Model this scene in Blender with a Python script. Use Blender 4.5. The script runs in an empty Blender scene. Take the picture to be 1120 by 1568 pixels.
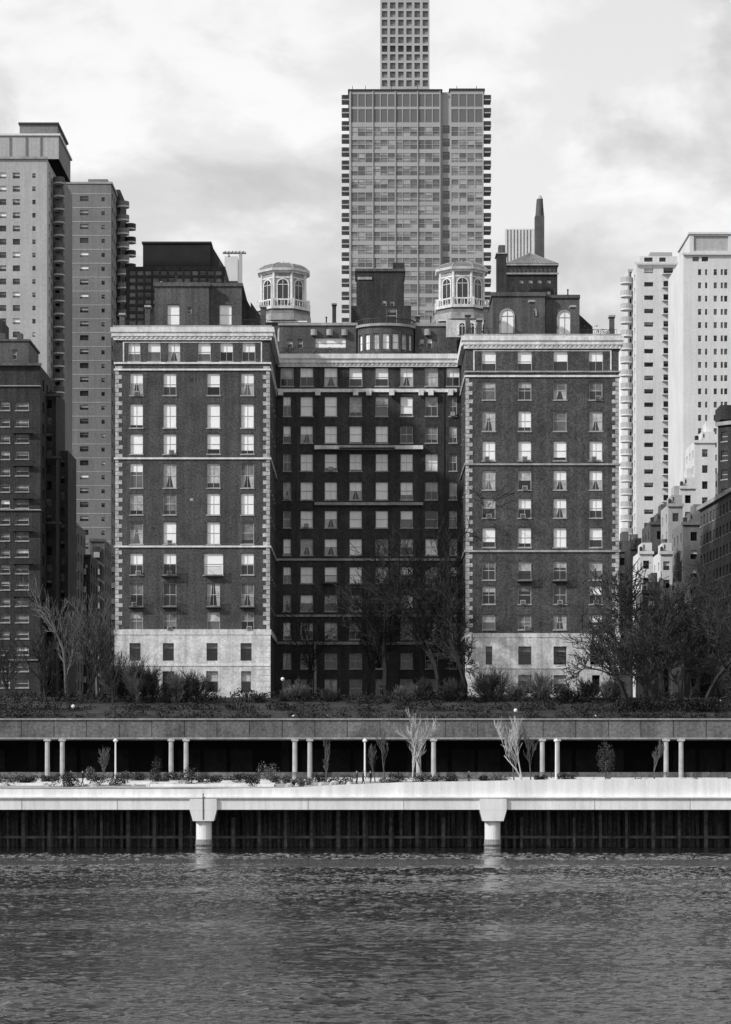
import bpy, math, random
import numpy as np
from mathutils import Vector, Matrix
random.seed(7)
F=3600.0; HC=8.3; HY=1180.0; CX=560.0
def X(px,d): return (px-CX)*d/F
def Z(py,d): return HC+(HY-py)*d/F
scene=bpy.context.scene
# ---------------------------------------------------------------- materials
MATS={}
def mat(name,val,rough=0.85,var=0.0,scale=1.0,stretch=(1,1,1),spec=0.3,fine=0.0,fscale=12.0,coat=0.0,metal=0.0,streak=0.0):
    if name in MATS: return MATS[name]
    m=bpy.data.materials.new(name); m.use_nodes=True
    nt=m.node_tree; b=nt.nodes['Principled BSDF']
    b.inputs['Base Color'].default_value=(val,val,val,1)
    b.inputs['Roughness'].default_value=rough
    b.inputs['Specular IOR Level'].default_value=spec
    b.inputs['Coat Weight'].default_value=coat
    b.inputs['Metallic'].default_value=metal
    if var>0 or fine>0:
        tc=nt.nodes.new('ShaderNodeTexCoord')
        def nz(st,sc,det,lo,hi,ro=.65):
            mp=nt.nodes.new('ShaderNodeMapping'); mp.inputs['Scale'].default_value=st
            nt.links.new(tc.outputs['Object'],mp.inputs['Vector'])
            n=nt.nodes.new('ShaderNodeTexNoise'); n.inputs['Scale'].default_value=sc; n.inputs['Detail'].default_value=det; n.inputs['Roughness'].default_value=ro
            nt.links.new(mp.outputs[0],n.inputs['Vector'])
            r=nt.nodes.new('ShaderNodeMapRange'); r.inputs['From Min'].default_value=0.3; r.inputs['From Max'].default_value=0.7
            r.inputs['To Min'].default_value=lo; r.inputs['To Max'].default_value=hi
            nt.links.new(n.outputs['Fac'],r.inputs['Value']); return r
        def mul(a,c):
            mu=nt.nodes.new('ShaderNodeMath'); mu.operation='MULTIPLY'
            nt.links.new(a.outputs[0],mu.inputs[0]); nt.links.new(c.outputs[0],mu.inputs[1]); return mu
        o=mul(nz(stretch,scale,3,val*(1-var),val*(1+var)),nz((1,1,1),fscale,1,1-fine,1+fine))
        if streak>0: o=mul(o,nz((1.6,1.6,.07),1.0,2,1-streak,1+streak*.6))
        nt.links.new(o.outputs[0],b.inputs['Base Color'])
    MATS[name]=m; return m
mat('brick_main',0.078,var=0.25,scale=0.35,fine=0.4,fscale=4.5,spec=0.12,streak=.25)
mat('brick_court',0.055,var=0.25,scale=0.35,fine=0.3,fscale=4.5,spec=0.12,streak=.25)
mat('brick_dark',0.05,var=0.25,scale=0.4,fine=0.3,fscale=4,spec=0.1,streak=.3)
mat('brick_mid',0.105,var=0.22,scale=0.3,fine=0.25,fscale=4,spec=0.1,streak=.25)
mat('brick_grey',0.2,var=0.12,scale=0.15,fine=0.1,fscale=2,spec=0.1,streak=.12)
mat('brick_light',0.42,var=0.1,scale=0.1,fine=0.08,fscale=2,spec=0.1,streak=.1)
mat('concrete_light',0.66,var=0.08,scale=0.1,fine=0.05,fscale=2,spec=0.1,streak=.08)
mat('concrete_far',0.42,var=0.05,scale=0.05,fine=0.03,spec=0.1)
mat('limestone',0.6,var=0.2,scale=0.5,fine=0.14,fscale=4,spec=0.15,streak=.25)
mat('trim_white',0.7,var=0.14,scale=0.8,fine=0.14,fscale=5,streak=.2)
mat('quoin_stone',0.42,var=0.3,scale=0.9,fine=0.25,fscale=4,streak=.25)
mat('trim_grey',0.33,var=0.25,scale=0.8,fine=0.15,fscale=6,streak=.15)
mat('frame_paint',0.5,rough=0.5)
mat('frame_dark',0.06,rough=0.5)
mat('glass_black',0.008,rough=0.06,spec=0.5)
mat('glass_dark',0.03,rough=0.08,spec=0.5)
mat('glass_mid',0.11,rough=0.12,spec=0.6,var=0.3,scale=0.7)
mat('glass_pale',0.24,rough=0.15,spec=0.6,var=0.3,scale=0.7)
mat('tglass_a',0.11,rough=0.12,spec=0.6,var=0.35,scale=0.4)
mat('tglass_b',0.19,rough=0.12,spec=0.6,var=0.35,scale=0.4)
mat('tglass_c',0.36,rough=0.2,spec=0.6,var=0.25,scale=0.4)
mat('blind_white',0.92,rough=0.6,coat=0.5,var=0.06,scale=1.2)
mat('blind_grey',0.42,rough=0.6,coat=0.4,var=0.4,scale=1.2)
mat('blind_dim',0.16,rough=0.6,coat=0.4,var=0.5,scale=1.2)
mat('louver',0.14,rough=0.4,spec=0.4)
mat('tower_panel',0.38,rough=0.5,spec=0.4,var=0.1,scale=0.1)
mat('roof_black',0.02,var=0.2,scale=0.3)
mat('roof_tar',0.12,var=0.3,scale=0.4)
mat('dark_metal',0.04,rough=0.5)
mat('lead_roof',0.15,var=0.25,scale=1.0,rough=0.6)
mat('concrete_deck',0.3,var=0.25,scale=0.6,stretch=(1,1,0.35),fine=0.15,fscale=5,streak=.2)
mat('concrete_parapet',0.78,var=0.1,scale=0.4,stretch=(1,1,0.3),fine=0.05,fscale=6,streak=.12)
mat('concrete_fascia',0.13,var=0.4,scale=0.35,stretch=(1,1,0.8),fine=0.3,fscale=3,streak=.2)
mat('concrete_column',0.42,var=0.2,scale=0.8)
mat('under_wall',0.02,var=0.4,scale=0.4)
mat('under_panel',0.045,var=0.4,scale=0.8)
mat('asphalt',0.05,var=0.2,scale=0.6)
mat('sheet_pile',0.075,var=0.6,scale=1.3,stretch=(2.2,1,0.18),fine=0.4,fscale=3,streak=.7)
mat('pile_cap',0.13,var=0.6,scale=1.0)
mat('paving',0.3,var=0.55,scale=0.5,stretch=(0.4,1,1),fine=0.25,fscale=3)
mat('soil',0.04,var=0.5,scale=0.6,fine=0.3,fscale=5)
mat('bark_dark',0.035,var=0.3,scale=3)
mat('bark_court',0.022,var=0.3,scale=3)
mat('bark_mid',0.11,var=0.3,scale=3)
mat('bark_pale',0.5,var=0.3,scale=3)
mat('leaf_a',0.02,spec=0.2); mat('leaf_b',0.035,spec=0.2); mat('leaf_c',0.1,spec=0.2)
mat('leaf_pale',0.32,spec=0.2)
mat('paint_white',0.8,rough=0.4)
mat('cloth_dark',0.03); mat('cloth_mid',0.15); mat('cloth_light',0.5); mat('skin',0.4,rough=0.6); mat('hair',0.03)
mat('rock',0.4,var=0.4,scale=1.5)
# ---------------------------------------------------------------- mesh accumulator
class M:
    def __init__(s,name,smooth=False):
        s.name=name; s.v=[]; s.f=[]; s.mi=[]; s.ml=[]; s.smooth=smooth
    def mid(s,m):
        if m not in s.ml: s.ml.append(m)
        return s.ml.index(m)
    def poly(s,pts,m):
        n=len(s.v); s.v.extend(pts); s.f.append(tuple(range(n,n+len(pts)))); s.mi.append(s.mid(m))
    def box(s,x0,x1,y0,y1,z0,z1,m):
        n=len(s.v)
        s.v.extend([(x0,y0,z0),(x1,y0,z0),(x1,y1,z0),(x0,y1,z0),(x0,y0,z1),(x1,y0,z1),(x1,y1,z1),(x0,y1,z1)])
        k=s.mid(m)
        for q in ((0,1,5,4),(1,2,6,5),(2,3,7,6),(3,0,4,7),(4,5,6,7),(3,2,1,0)):
            s.f.append(tuple(n+i for i in q)); s.mi.append(k)
    def pbox(s,px0,px1,pyt,pyb,d,th,m):
        y0,y1=(d,d+th) if th>0 else (d+th,d)
        s.box(X(px0,d),X(px1,d),y0,y1,Z(pyb,d),Z(pyt,d),m)
    def ring(s,cx,cy,z0,z1,r0,r1,m,n=8,a0=0.0,cap=True,sy=1.0):
        b=len(s.v); k=s.mid(m)
        for z,r in ((z0,r0),(z1,r1)):
            for i in range(n):
                a=a0+2*math.pi*i/n
                s.v.append((cx+r*math.cos(a),cy+sy*r*math.sin(a),z))
        for i in range(n):
            j=(i+1)%n
            s.f.append((b+i,b+j,b+n+j,b+n+i)); s.mi.append(k)
        if cap:
            s.f.append(tuple(b+n+i for i in range(n))); s.mi.append(k)
            s.f.append(tuple(b+n-1-i for i in range(n))); s.mi.append(k)
    def seg(s,p,q,r0,r1,m,n=3):
        d=(q-p)
        if d.length<1e-5: return
        d=d.normalized(); a=d.cross(Vector((0.31,0.2,0.93)))
        if a.length<1e-3: a=d.cross(Vector((1,0,0)))
        a.normalize(); b2=d.cross(a); b=len(s.v); k=s.mid(m)
        for c,r in ((p,r0),(q,r1)):
            for i in range(n):
                t=2*math.pi*i/n
                w=c+a*(r*math.cos(t))+b2*(r*math.sin(t)); s.v.append((w.x,w.y,w.z))
        for i in range(n):
            j=(i+1)%n
            s.f.append((b+i,b+j,b+n+j,b+n+i)); s.mi.append(k)
    def finish(s,parent=None):
        me=bpy.data.meshes.new(s.name); me.from_pydata(s.v,[],s.f)
        for m in s.ml: me.materials.append(MATS[m])
        me.polygons.foreach_set('material_index',s.mi)
        if s.smooth: me.polygons.foreach_set('use_smooth',[True]*len(s.f))
        me.update()
        o=bpy.data.objects.new(s.name,me); scene.collection.objects.link(o)
        if parent: o.parent=parent
        return o
class Loc:
    def __init__(s,p0,p1):
        s.p0=p0; L=math.hypot(p1[0]-p0[0],p1[1]-p0[1]); s.L=L
        s.dx=(p1[0]-p0[0])/L; s.dy=(p1[1]-p0[1])/L; s.nx=-s.dy; s.ny=s.dx
    def P(s,u,z,dep=0): return (s.p0[0]+u*s.dx+dep*s.nx, s.p0[1]+u*s.dy+dep*s.ny, z)
    def quad(s,M_,u0,u1,z0,z1,dep,m):
        M_.poly([s.P(u0,z0,dep),s.P(u1,z0,dep),s.P(u1,z1,dep),s.P(u0,z1,dep)],m)
    def box(s,M_,u0,u1,z0,z1,d0,d1,m):
        P=s.P
        a=[P(u0,z0,d0),P(u1,z0,d0),P(u1,z1,d0),P(u0,z1,d0),P(u0,z0,d1),P(u1,z0,d1),P(u1,z1,d1),P(u0,z1,d1)]
        n=len(M_.v); M_.v.extend(a); k=M_.mid(m)
        for q in ((0,1,2,3),(1,5,6,2),(5,4,7,6),(4,0,3,7),(3,2,6,7),(4,5,1,0)):
            M_.f.append(tuple(n+i for i in q)); M_.mi.append(k)
def facade(M_,p0,p1,z0,z1,wins,wall,dep=0.28,detail=True,frame='frame_paint',sill=None):
    lc=Loc(p0,p1)
    us=sorted(set([0,lc.L]+[round(w[0],3) for w in wins]+[round(w[1],3) for w in wins]))
    zs=sorted(set([z0,z1]+[round(w[2],3) for w in wins]+[round(w[3],3) for w in wins]))
    ui={u:i for i,u in enumerate(us)}; zi={z:i for i,z in enumerate(zs)}
    hole=set()
    for w in wins:
        for i in range(ui[round(w[0],3)],ui[round(w[1],3)]):
            for j in range(zi[round(w[2],3)],zi[round(w[3],3)]): hole.add((i,j))
    for j in range(len(zs)-1):
        i=0
        while i<len(us)-1:
            if (i,j) in hole: i+=1; continue
            k=i
            while k<len(us)-1 and (k,j) not in hole: k+=1
            lc.quad(M_,us[i],us[k],zs[j],zs[j+1],0,wall); i=k
    for w in wins:
        a,b,c,e=w[0],w[1],w[2],w[3]; blind,fr,gl=w[4],w[5],w[6]
        P=lc.P
        rv=wall
        M_.poly([P(a,c,0),P(a,c,dep),P(a,e,dep),P(a,e,0)],rv)
        M_.poly([P(b,c,0),P(b,e,0),P(b,e,dep),P(b,c,dep)],rv)
        M_.poly([P(a,e,0),P(a,e,dep),P(b,e,dep),P(b,e,0)],rv)
        M_.poly([P(a,c,0),P(b,c,0),P(b,c,dep),P(a,c,dep)],rv)
        zb=e-(e-c)*fr
        if fr<0.999: lc.quad(M_,a,b,c,zb,dep,gl)
        if fr>0.001: lc.quad(M_,a,b,zb,e,dep,blind)
        if detail==2 and fr<.6 and R.random()<.22:
            P_=lc.P; q=dep-.004
            M_.poly([P_(a+.07,c,q),P_(a+.07+(b-a)*.18,c,q),P_(a+(b-a)*.42,zb,q),P_(a+.07,zb,q)],'blind_grey')
            M_.poly([P_(b-.07-(b-a)*.18,c,q),P_(b-.07,c,q),P_(b-.07,zb,q),P_(b-(b-a)*.42,zb,q)],'blind_grey')
        if detail:
            t=0.07; g=0.05
            lc.box(M_,a,a+t,c,e,dep-g,dep-0.002,frame); lc.box(M_,b-t,b,c,e,dep-g,dep-0.002,frame)
            lc.box(M_,a+t,b-t,e-t,e,dep-g,dep-0.002,frame); lc.box(M_,a+t,b-t,c,c+t,dep-g,dep-0.002,frame)
            zm=(c+e)/2; lc.box(M_,a+t,b-t,zm-0.04,zm+0.04,dep-g-0.01,dep-0.002,frame)
            if detail==2 and R.random()<.6:
                um=(a+b)/2; lc.box(M_,um-0.02,um+0.02,c+t,zm-0.04,dep-g,dep-0.002,frame); lc.box(M_,um-0.02,um+0.02,zm+0.04,e-t,dep-g,dep-0.002,frame)
        if sill:
            lc.box(M_,a-0.1,b+0.1,c-0.16,c-0.003,-0.1,0.1,sill)
    return lc
R=random.Random(11)
def pick(mode):
    r=R.random()
    g=R.choice(['glass_black','glass_dark','glass_dark','glass_mid'])
    if mode=='w': return ('blind_white',1.0 if r<0.75 else R.uniform(.7,.95),g)
    if mode=='h': return ('blind_white' if r<0.8 else 'blind_grey',R.choice([.5,.5,.55,.62,.45]),g)
    if mode=='g': return (R.choice(['blind_grey','blind_dim','blind_grey','blind_white']),R.choice([.35,.5,.5,.8]),g)
    if mode=='d': return ('blind_dim',R.choice([0,0,.3,.5]),R.choice(['glass_black','glass_dark']))
    if r<.33: return ('blind_white',R.choice([1,.9,.6,.5]),g)
    if r<.6: return ('blind_grey',R.choice([1,.5,.5,.4,.7]),g)
    if r<.85: return ('blind_dim',R.choice([1,.5,.6]),g)
    return ('blind_dim',0,g)
def pfac(M_,px0,px1,pyt,pyb,d,pw,wall,**k):
    s=d/F
    wins=[((w[0]-px0)*s,(w[1]-px0)*s,Z(w[3],d),Z(w[2],d),w[4],w[5],w[6]) for w in pw]
    return facade(M_,(X(px0,d),d),(X(px1,d),d),Z(pyb,d),Z(pyt,d),wins,wall,**k)
def sides(M_,px0,px1,pyt,pyb,d,depth,wall,roof='roof_tar',sidewins=None,left=True,right=True):
    x0,x1,z0,z1=X(px0,d),X(px1,d),Z(pyb,d),Z(pyt,d)
    def sw(L):
        if not sidewins: return []
        pu,wu,pz,wz,gl=sidewins; o=[]
        n=int((L-0.6)//pu)
        if n<1: return []
        off=(L-n*pu)/2+ (pu-wu)/2
        z=z1-1.6
        while z-wz>z0+0.5:
            for i in range(n):
                b=R.choice([('blind_grey',.4),('blind_white',.5),('blind_dim',.5),('blind_dim',0)])
                o.append((off+i*pu,off+i*pu+wu,z-wz,z,b[0],b[1],gl))
            z-=pz
        return o
    if right: facade(M_,(x1,d),(x1,d+depth),z0,z1,sw(depth),wall,detail=False)
    if left: facade(M_,(x0,d+depth),(x0,d),z0,z1,sw(depth),wall,detail=False)
    facade(M_,(x1,d+depth),(x0,d+depth),z0,z1,sw(x1-x0),wall,detail=False)
    M_.poly([(x0,d,z1),(x1,d,z1),(x1,d+depth,z1),(x0,d+depth,z1)],roof)
def empty(name):
    e=bpy.data.objects.new(name,None); scene.collection.objects.link(e); return e

# ================================================================ MAIN APARTMENT BUILDING
apt=empty('brick_apartment_building')
D1=300.0; D2=305.5; D3=321.0
def cornice(M_,px0,px1,pyt,pyb,d,m='trim_white',over=0.6):
    z1,z0=Z(pyt,d),Z(pyb,d); x0,x1=X(px0,d),X(px1,d); h=z1-z0
    M_.box(x0-over*.45,x1+over*.45,d-over*.45,d+0.5,z0,z0+h*.3,m)
    M_.box(x0-over*.75,x1+over*.75,d-over*.75,d+0.5,z0+h*.3,z0+h*.62,m)
    M_.box(x0-over,x1+over,d-over,d+0.5,z0+h*.62,z1,m)
    n=int((x1-x0)/0.6)
    for i in range(n):
        xx=x0+(i+.5)*(x1-x0)/n
        M_.box(xx-.16,xx+.16,d-over*.6,d-over*.45-.003,z0+h*.14,z0+h*.3-.003,m)
def quoins(M_,x0,x1,d,z0,z1,left,m='quoin_stone'):
    z=z0; i=0
    while z<z1-0.3:
        w=(.85 if i%2==0 else 0.42)*R.uniform(.93,1.07)
        if left: M_.box(x0-0.04,x0+w,d-0.05,d+w,z,z+0.5,m)
        else: M_.box(x1-w,x1+0.04,d-0.05,d+w,z,z+0.5,m)
        z+=0.56; i+=1
def wing(name,px0,px1,d,attic,cols,rows,yc,yf,strings,ystone,ybot,base1,base2,bx,ww=20,arows=None):
    m=M(name)
    x0,x1=X(px0,d),X(px1,d)
    pw=[]
    for (a,b) in attic: 
        t=pick('h'); pw.append((a,b,arows[0],arows[1],'blind_white' if R.random()<.85 else 'blind_grey',R.choice([.5,.5,.9,.5,.6]),t[2]))
    for (yt,yb,mode) in rows:
        for j,c in enumerate(cols):
            md=mode[j] if len(mode)>1 else mode
            wd=ww
            if ybot==1065 and yt==847 and j==2: wd=30
            pw.append((c-wd/2,c+wd/2,yt,yb)+pick(md))
    pfac(m,px0,px1,yc,ystone,d,pw,'brick_main',detail=2,sill='trim_grey')
    pb=[]
    for (c,w) in bx[0]: pb.append((c-w/2,c+w/2,base1[0],base1[1],'blind_dim',.3,'glass_black'))
    for (c,w) in bx[1]: pb.append((c-w/2,c+w/2,base2[0],base2[1],'blind_grey',R.choice([.0,.3,.5]),'glass_black'))
    s=d/F
    lx0,lx1=x0-0.12,x1+0.12
    wins=[(X(w[0],d)-lx0,X(w[1],d)-lx0,Z(w[3],d),Z(w[2],d),w[4],w[5],w[6]) for w in pb]
    facade(m,(lx0,d-.12),(lx1,d-.12),Z(ybot+14,d),Z(ystone,d),wins,'limestone',detail=1,dep=.4,frame='frame_dark')
    m.poly([(lx0,d-.12,Z(ystone,d)),(lx1,d-.12,Z(ystone,d)),(lx1,d,Z(ystone,d)),(lx0,d,Z(ystone,d))],'limestone')
    for yy in (ystone+45,):
        m.pbox(px0-1,px1+1,yy,yy+3,d-.12,-.08,'trim_white')
    for yy in range(ystone+8,ybot+10,9):
        if abs(yy-ystone-45)>5: m.pbox(px0-1.3,px0+18,yy,yy+.5,d-.12,-.01,'trim_grey'); m.pbox(px1-18,px1+1.3,yy,yy+.5,d-.12,-.01,'trim_grey')
    zb,zt=Z(ybot+14,d),Z(yc,d)
    L=D3-d+24
    def swins(rev):
        o=[]
        for (yt,yb,mode) in rows:
            for u in (3.2,8.0,13.0,17.2):
                uu=L-u if rev else u
                o.append((uu-.8,uu+.8,Z(yb,d),Z(yt,d))+pick('m'))
        return o
    facade(m,(x1,d),(x1,d+L),zb,zt,swins(False),'brick_main',detail=1,sill='trim_grey')
    facade(m,(x0,d+L),(x0,d),zb,zt,swins(True),'brick_main',detail=1,sill='trim_grey')
    facade(m,(x1,d+L),(x0,d+L),zb,zt,[],'brick_main')
    m.box(x0+.5,x1-.5,d+.6,d+L-.3,zt-0.3,zt+0.05,'roof_tar')
    zq0,zq1=Z(ystone-2,d),Z(yf,d)
    quoins(m,x0,x1,d,zq0,zq1,True); quoins(m,x0,x1,d,zq0,zq1,False)
    for (yy,h,mm) in strings:
        zz=Z(yy,d)
        m.box(x0-.2,x1+.2,d-.18,d+L,zz-h/2,zz+h/2,mm)
    cornice(m,px0,px1,yc-1,yc+18,d)
    zc1,zc0=Z(yc-1,d),Z(yc+18,d)
    m.box(x1+.002,x1+.58,d+.5,d+L-.4,zc0+.5,zc1-.002,'trim_white'); m.box(x0-.58,x0-.002,d+.5,d+L-.4,zc0+.5,zc1-.002,'trim_white')
    m.box(x0-.3,x1+.3,d-.3,d+.1,zc1+.002,zc1+.28,'trim_grey')
    za,zbb=Z(yc+20,d),Z(strings[0][0]-2,d)
    for xx in (x0+.95,x1-.95-.16): m.box(xx,xx+.16,d-.07,d+.1,zbb,za,'trim_white')
    m.box(x0+1.13,x1-1.13,d-.065,d+.1,za-.14,za,'trim_white')
    for (yt,yb,mode) in rows:
        for c in cols:
            if R.random()<.3: 
                q=R.choice([-3,0,3]); m.pbox(c+q-4,c+q+4,yb-6,yb,d,-.3,'trim_grey'); m.pbox(c+q-3,c+q+3,yb-5,yb-1,d-.301,-.01,'brick_mid')
    for (yt,yb,mode) in rows:
        for c in ((cols[0]+cols[1])/2,(cols[1]+cols[2])/2,(cols[2]+cols[3])/2):
            if R.random()<.18: m.pbox(c-2.5,c+2.5,yt+8,yt+12,d,-.03,R.choice(['brick_dark','glass_dark','trim_grey']))
    o=m.finish(apt); return o
rowsL=[(571,605,'h'),(618,655,'w'),(664,695,'w'),(709,747,'gggg'),(755,788,'ggww'),(799,833,'gmmg'),(847,880,'hhwh'),(893,928,'d'),(937,965,'g')]
wing('left_wing',177,413,D1,[(196,215),(226,246),(257,276),(303,323),(337,357),(371,391)],[209,260,327,379],rowsL,503,557,
     [(556,.22,'trim_white'),(566,.22,'trim_white'),(702,.22,'trim_white'),(837,.22,'trim_white'),(968,.7,'limestone')],972,1065,(985,1012),(1028,1060),
     ([(207,17),(258,17),(325,17),(377,17)],[(210,14),(258,18),(325,18),(377,15)]),arows=(524,553))
rowsR=[(584,612,'g'),(629,660,'g'),(675,705,'w'),(720,750,'h'),(763,793,'ghgh'),(808,838,'wwwh'),(859,888,'g'),(897,925,'gddg'),(941,964,'ggdh')]
wing('right_wing',714,948,D2,[(738,760),(793,815),(848,870),(902,924)],[749,804,858,913],rowsR,516,575,
     [(569,.18,'trim_grey'),(576,.24,'trim_white'),(711,.22,'trim_grey'),(844,.25,'trim_grey'),(973,.55,'limestone')],976,1070,(990,1018),(1034,1062),
     ([(749,10),(804,20),(858,20),(913,18)],[(749,18),(804,20),(858,20),(913,12)]),arows=(537,569))
def ironbalc(M_,px0,px1,py0,py1,d):
    x0,x1=X(px0,d),X(px1,d); z0,z1=Z(py1,d),Z(py0,d)
    M_.box(x0,x1,d-.7,d-.01,z0-.1,z0,'dark_metal')
    M_.box(x0,x1,d-.72,d-.68,z1-.05,z1,'dark_metal')
    for xx in (x0,x1-.04): M_.box(xx,xx+.04,d-.68,d-.01,z1-.05,z1,'dark_metal')
    n=int((x1-x0)/.14)
    for i in range(n+1):
        xx=x0+(x1-x0-.03)*i/n; M_.box(xx,xx+.03,d-.715,d-.685,z0,z1-.05,'dark_metal')
mb=M('iron_balconies')
for c in (209,260,327,379): ironbalc(mb,c-12,c+12,915,930,D1)
for c in (260,327): ironbalc(mb,c-13,c+13,868,882,D1)
for c in (804,858): ironbalc(mb,c-12,c+12,878,890,D2-.0)
mb.finish(apt)
mc=M('centre_block')
cols=[440,470,507,545,585,623,661,694]
rowsC=[(607,637,'hwwgmwgd'),(652,678,'mhwwwmgm'),(695,721,'mwwwwwwg'),(738,765,'mwwhwwhg'),(782,808,'mwmwwgmm'),(825,850,'mgmwmgmm'),(868,893,'gwmwmgmg'),(911,936,'mgmgmggg'),(953,979,'g'),(1000,1024,'d'),(1040,1068,'d')]
pw=[]
for c in cols: pw.append((c-10,c+10,563,591)+('blind_white' if R.random()<.7 else 'blind_grey',R.choice([1,.5,.9,.6]),'glass_dark'))
for (a,b,mo) in rowsC:
    for j,c in enumerate(cols):
        w=9.5 if not(j in(0,7)) else 6
        pw.append((c-w,c+w,a,b)+pick(mo[j] if len(mo)>1 else mo))
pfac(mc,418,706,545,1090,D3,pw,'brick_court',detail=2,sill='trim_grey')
xa,xb=X(424,D3),X(700,D3)
for (yy,h,mm,pr) in [(598,.45,'trim_white',.5),(686,.5,'trim_white',.9),(772,.38,'trim_grey',.7),(857,.3,'trim_grey',.5),(943,.3,'trim_grey',.5),(985,.4,'trim_grey',.4)]:
    zz=Z(yy,D3)
    if yy==598 or yy>850: mc.box(xa,xb,D3-pr*.4,D3,zz-h/2,zz+h/2,mm)
    else: mc.box(X(482,D3),X(648,D3),D3-pr,D3,zz-h/2,zz+h/2,mm)
for i,px in enumerate([430,487,545,565,600,645,660,690]): mc.pbox(px-4,px+4,596,606,D3-.2,-.6,'trim_white')
for (a,b,mo) in rowsC[:9]:
    for c in cols:
        if R.random()<.2: mc.pbox(c-4,c+3,b-6,b,D3,-.35,'trim_grey')
cornice(mc,430,697,543,562,D3,over=.8)
z=Z(543,D3)
mc.box(X(420,D3),X(706,D3),D3+.5,D3+22,z-.6,z-.05,'roof_tar')
ironbalc(mc,520,605,678,686,D3-.9)
for c in (507,623): ironbalc(mc,c-12,c+12,882,893,D3)
for c in (483,648): mc.pbox(c-2,c+2,985,1075,D3,-.18,'trim_grey')
for c in (455,680): mc.pbox(c-.6,c+.6,563,1080,D3,-.12,'dark_metal')
mc.finish(apt)
mp=M('centre_penthouse'); DP=327.0
pwp=[(483-0,530,517,533,'blind_white',1,'glass_dark'),(440,448,520,532,'blind_grey',.5,'glass_black'),(455,464,519,533,'blind_dim',.5,'glass_black'),(643,650,518,532,'blind_grey',.5,'glass_black'),(655,662,518,532,'blind_white',.5,'glass_black')]
pfac(mp,428,546,497,552,DP,[w for w in pwp if w[1]<546],'brick_mid',detail=1)
sides(mp,428,546,497,552,DP,12,'brick_mid')
mp.pbox(426,548,494,498,DP-.2,12.4,'trim_grey')
pfac(mp,636,700,498,552,DP,[w for w in pwp if w[0]>636],'brick_mid',detail=1)
sides(mp,636,700,498,552,DP,12,'brick_mid')
mp.pbox(634,702,494,499,DP-.2,12.4,'trim_grey')
def arch(M_,lc,uc,zs,r,zb,glass,trim,dep=-.03,tw=.22,n=10):
    P=lc.P
    pts=[P(uc-r,zb,dep),P(uc+r,zb,dep)]+[P(uc+r*math.cos(math.pi*i/n),zs+r*math.sin(math.pi*i/n),dep) for i in range(n+1)]
    M_.poly(pts,glass)
    for i in range(n):
        a,b=math.pi*i/n,math.pi*(i+1)/n
        for (dd) in (dep-.1,):
            q=[(uc+(r)*math.cos(a),zs+r*math.sin(a)),(uc+(r+tw)*math.cos(a),zs+(r+tw)*math.sin(a)),(uc+(r+tw)*math.cos(b),zs+(r+tw)*math.sin(b)),(uc+r*math.cos(b),zs+r*math.sin(b))]
            M_.poly([P(u,z_,dd) for u,z_ in q],trim)
            M_.poly([P(q[0][0],q[0][1],dd),P(q[3][0],q[3][1],dd),P(q[3][0],q[3][1],0),P(q[0][0],q[0][1],0)],trim)
            M_.poly([P(q[1][0],q[1][1],dd),P(q[2][0],q[2][1],dd),P(q[2][0],q[2][1],0),P(q[1][0],q[1][1],0)],trim)
    lc.box(M_,uc-r-tw,uc-r,zb,zs,dep-.1,0,trim); lc.box(M_,uc+r,uc+r+tw,zb,zs,dep-.1,0,trim)
    lc.box(M_,uc-.03,uc+.03,zb,zs+r*.95,dep-.05,dep-.002,trim)
    lc.box(M_,uc-r,uc+r,zs-.04,zs+.04,dep-.05,dep-.002,trim)
cx,cy=X(591,DP),DP+1.0; rb=4.1
nb=9
bow=[(cx-rb*math.cos(math.pi*i/nb),cy-rb*.75*math.sin(math.pi*i/nb)) for i in range(nb+1)]
for i in range(nb):
    a,b=bow[i],bow[i+1]; L=math.hypot(b[0]-a[0],b[1]-a[1])
    zb0,zt0=Z(552,DP),Z(503,DP)
    if 1<=i<=7: lc=facade(mp,a,b,zb0,zt0,[(L*.18,L*.82,Z(540,DP),Z(514,DP),'blind_white' if i%3 else 'blind_grey',.9,'glass_dark')],'brick_mid',detail=2)
    else: lc=facade(mp,a,b,zb0,zt0,[],'brick_mid')
    lc.box(mp,-.05,L+.05,zt0+.002,zt0+.35,-.3,.3,'trim_grey')
    lc.box(mp,-.02,L+.02,zt0+1.0,zt0+1.12,-.15,.0,'dark_metal')
    for k in range(4): lc.box(mp,L*(k+.3)/4,L*(k+.3)/4+.1,zt0+.353,zt0+.998,-.12,-.02,'dark_metal')
mp.poly([(p[0],p[1],Z(503,DP)) for p in bow],'roof_tar')
for px in (481,505,528,655): mp.ring(X(px,DP),DP-.25,Z(514,DP),Z(505,DP),.45,.45,'trim_grey',n=10)
for px,yt in ((512,466),(640,484)): 
    mp.pbox(px-3,px+3,yt,500,DP+4,1.0,'brick_dark'); mp.pbox(px-4,px+4,yt-2,yt,DP+3.8,1.4,'trim_grey')
pfac(mp,538,630,468,500,DP+6,[(592,608,470,496,'blind_dim',.3,'glass_black')],'brick_dark',detail=1); sides(mp,538,630,468,500,DP+6,8,'brick_dark')
pfac(mp,546,619,414,470,DP+8,[(586,592,459,468,'blind_white',.5,'glass_black'),(598,604,459,468,'blind_grey',.5,'glass_black')],'brick_dark',detail=1); sides(mp,546,619,414,470,DP+8,7,'brick_dark')
mp.pbox(544,621,411,415,DP+7.8,7.4,'brick_mid')
mp.pbox(602,620,402,411,DP+9,4,'brick_dark'); mp.pbox(548,570,424,428,DP+7.95,-.1,'trim_grey')
mp.finish(apt)
mw=M('wing_penthouses')
DL=306.0
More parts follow.
